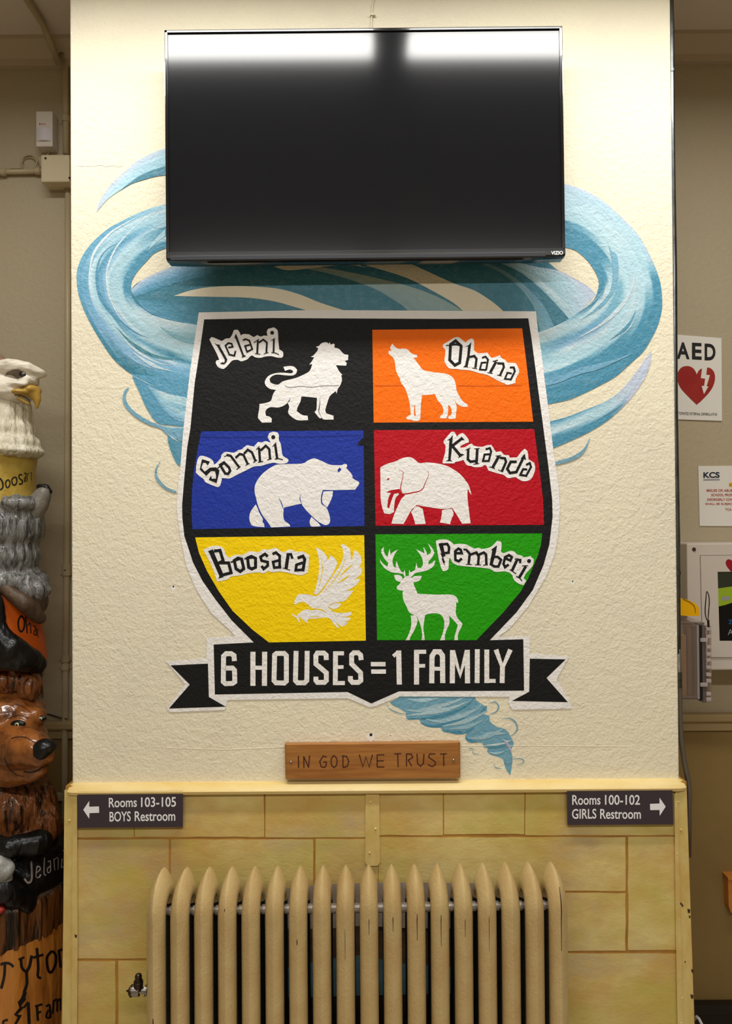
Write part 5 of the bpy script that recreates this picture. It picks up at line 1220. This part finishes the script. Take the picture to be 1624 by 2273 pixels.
blob('paw', [('e', 2, 1930, .035, 30, 26, 26), ('e', -14, 1915, .03, 30, 24, 20), ('e', 5, 1950, .04, 22, 20, 16)], M_PAW, tot, 0.004, 0.002, (40, 40, 40))
blob('red_tongue', [('e', -1, 2020, .02, 13, 10, 9)], M_INKR, tot, 0.004)
# bear
neck = blob('bear_neck', [('e', 66, 1524, .15, 26, 30, 34), ('e', 12, 1785, .22, 108, 95, 80), ('e', 8, 1845, .22, 128, 100, 46), ('e', 90, 1830, .2, 42, 40, 50), ('e', 10, 1500, .2, 84, 78, 42), ('e', 0, 1560, .26, 90, 78, 90)], M_FUR, tot, 0.006, 0.007, (60, 60, 12), label='carved brown bear fur')
bear = blob('bear_head', [('e', 12, 1580, .17, 86, 80, 52), ('e', 50, 1590, .12, 42, 30, 22), ('e', 84, 1590, .13, 18, 26, 22), ('e', 20, 1640, .13, 84, 70, 56),
            ('c', [(35, 1655, .08, 52), (72, 1662, .05, 40), (90, 1672, .04, 30)]), ('c', [(20, 1700, .12, 46), (65, 1708, .08, 30), (90, 1706, .07, 18)]), ('e', 106, 1682, .035, 14, 14, 12)], M_FACE, tot, 0.005, 0.0025, (30, 30, 40), label='varnished brown bear face')
nose = blob('bear_nose', [('e', 98, 1658, .005, 24, 24, 18), ('e', 92, 1672, .0, 17, 18, 14), ('e', 112, 1655, .015, 13, 16, 14)], M_BLK, tot, 0.004, 0.001, (50, 50, 50), label='glossy black bear nose')
M_IRIS = mat('pale_eye', (196, 194, 150), 0.15, coat=1.0); M_PUP = mat('black_eye', (8, 8, 8), 0.08, coat=1.0)
for ex, ey, w_e in ((40, 1607, 1.0), (92, 1594, 0.7)):
    p = hit([bear, neck], ex, ey, 0)
    if p is None: continue
    G().ball(p, 0.0115 * w_e, (1.7, 0.62, 0.85), 18, 10).obj('eye_rim', M_BLK, tot, smooth=True)
    G().ball(p + Vector((0, -0.0045, 0)), 0.0062 * w_e, (1.1, 0.6, 0.9), 16, 10).obj('eye', M_IRIS, tot, smooth=True)
    G().ball(p + Vector((0, -0.008, 0)), 0.0028 * w_e, (1, 0.4, 1), 12, 8).obj('pupil', M_PUP, tot, smooth=True)
Zb = (0, 1440, 4.94)
decal('mouth_line', [bear], ['13:255,1345 330,1358 410,1338 470,1300 530,1268'], Zb, M_BLK, tot, 0.0015)
decal('face_crease', [bear], ['9:120,985 200,965 290,975 400,1040'], Zb, mat('dark_crease', (48, 24, 12), 0.5), tot, 0.0012)
decal('face_crease', [bear], ['7:90,770 150,740 230,730 310,760', ], Zb, mat('dark_crease'), tot, 0.0012)
decal('face_crease', [bear], ['7:45,1180 90,1300 170,1380 260,1400'], Zb, mat('dark_crease'), tot, 0.0012)
decal('face_crease', [bear], ['5:100,640 180,610 260,640 330,690'], Zb, mat('dark_crease'), tot, 0.0012)
# orange band and black belt
orng = revolve('orange_band', [(96, 1300), (100, 1350), (102, 1400), (108, 1440), (110, 1470)], M_ORNG, tot, 0.01)
belt = blob('black_belt', [('c', [(-70, 1395, .10, 26), (-20, 1400, .09, 32), (20, 1438, .09, 30), (60, 1460, .12, 26), (84, 1472, .17, 20)]), ('e', -40, 1370, .10, 52, 30, 80), ('c', [(-40, 1462, .09, 24), (40, 1470, .10, 22), (86, 1478, .16, 16)])], M_BLK, tot, 0.005, 0.003, (40, 40, 30))
Zo = (0, 1060, 5.41)
for sp in (['o20:255,1655 220,1720 226,1812 256,1852 290,1800 290,1710'], ['15:308,1668 326,1870', '12:330,1785 362,1752 372,1872'], ['o11:418,1830 404,1878 428,1892 436,1845', '11:398,1780 428,1800 440,1900'], ['9:450,1812 458,1922']):
    decal('painted_letter', [orng], sp, Zo, M_INKK, tot)
# grey wolf
under = blob('wolf_underside', [('c', [(-20, 1300, .15, 18), (10, 1306, .125, 14), (55, 1340, .13, 20), (88, 1372, .17, 15)]), ('e', 70, 1335, .19, 36, 40, 34)], M_UNDER, tot, 0.006, 0.002)
wolf = blob('wolf_body', [('e', 0, 1170, .2, 95, 84, 68), ('e', 2, 1232, .2, 82, 80, 64), ('e', 14, 1288, .2, 88, 80, 34), ('e', 36, 1118, .16, 40, 40, 20), ('e', 72, 1310, .18, 37, 42, 28)], M_GREY, tot, 0.006, 0.007, (60, 60, 12), label='grey painted wolf fur')
muz = blob('wolf_muzzle', [('c', [(62, 1150, .2, 28), (84, 1118, .2, 24), (97, 1096, .2, 17)])], mat('grey_muzzle', (140, 134, 122), 0.4, bump=[(60, 0.002)], vary=[(30, (86, 84, 82), 0.7)]), tot, 0.005, 0.0015, (40, 40, 40))
blob('wolf_nose', [('c', [(86, 1080, .2, 6), (102, 1082, .2, 8), (112, 1092, .2, 5)])], M_BLK, tot, 0.003)
# yellow band with the name
band = revolve('yellow_band', [(92, 1012), (90, 1030), (87, 1050), (87, 1085), (92, 1112), (94, 1130)], M_BAND, tot, 0.015)
Zy = (0, 780, 7.1)
for sp in (['24:-40,1990 10,2010 45,2080 40,2150 0,2182'], ['o20:125,2020 90,2060 100,2132 130,2142 156,2092 150,2042'], ['o20:226,1980 186,2020 200,2092 240,2102 266,2050 256,1992'], ['20:350,1952 312,1940 300,1990 352,2040 345,2082 298,2092'], ['13:378,1932 410,1920 406,2042', '12:405,1980 385,2000 386,2052 405,2042'],
           ['11:436,1920 430,2052', '10:436,1932 460,1920'], ['8:478,1920 496,1912 490,2032']):
    decal('painted_letter', [band], sp, Zy, M_INKK, tot)
# eagle
eneck = blob('eagle_neck', [('c', [(2, 890, .2, 58), (4, 930, .2, 62)]), ('e', 4, 955, .2, 70, 66, 44), ('e', 6, 985, .2, 80, 74, 30), ('e', 8, 1003, .2, 87, 80, 19)], M_FEATH, tot, 0.005, 0.006, (70, 70, 12), label='white carved neck feathers')
ehead = blob('eagle_head', [('e', 8, 850, .2, 60, 58, 44), ('e', 20, 868, .18, 54, 54, 34), ('c', [(-30, 822, .16, 18), (20, 812, .14, 16), (60, 816, .145, 14), (88, 828, .165, 11), (99, 832, .175, 6)]), ('e', 30, 852, .135, 34, 14, 8), ('e', 66, 846, .17, 20, 30, 16)], M_FEATHH, tot, 0.004, 0.0025, (30, 30, 70), label='white carved eagle head')
beak = blob('eagle_beak', [('e', 48, 872, .155, 22, 30, 9), ('e', 70, 866, .17, 20, 30, 12), ('c', [(76, 872, .165, 14), (82, 886, .165, 9), (83, 898, .165, 5), (81, 908, .165, 2)]), ('c', [(40, 884, .135, 4), (62, 896, .15, 4)])], M_BEAK, tot, 0.003, 0.0, label='hooked yellow beak')
decal('mouth_line', [beak, ehead], ['16:230,690 300,690 380,720 450,760 490,830'], Zy, M_UNDER, tot, 0.0015)
decal('eye_socket', [ehead], ['p:70,390 130,320 200,290 290,285 370,320 470,380 540,415 470,430 380,440 300,420 180,370 120,370'], Zy, mat('brown_socket', (110, 94, 78), 0.5), tot, 0.001)
p = hit([ehead], 50, 832, 0)
if p is not None:
    G().ball(p, 0.0095, (1, 0.6, 0.95), 18, 12).obj('eye', mat('dark_grey_eye', (30, 34, 34), 0.12, coat=1.0), tot, smooth=True)
    G().ball(p + Vector((0, -0.0052, 0)), 0.004, (1, 0.4, 1), 12, 8).obj('pupil', M_PUP, tot, smooth=True)
blob('upper_carving', [('e', -12, 808, .26, 30, 40, 16), ('e', -40, 830, .28, 60, 60, 60)], mat('pinkish_wood', (150, 120, 104), 0.6, bump=[(60, 0.002)]), tot, 0.005, 0.002)
# inner core so that the carvings hang together
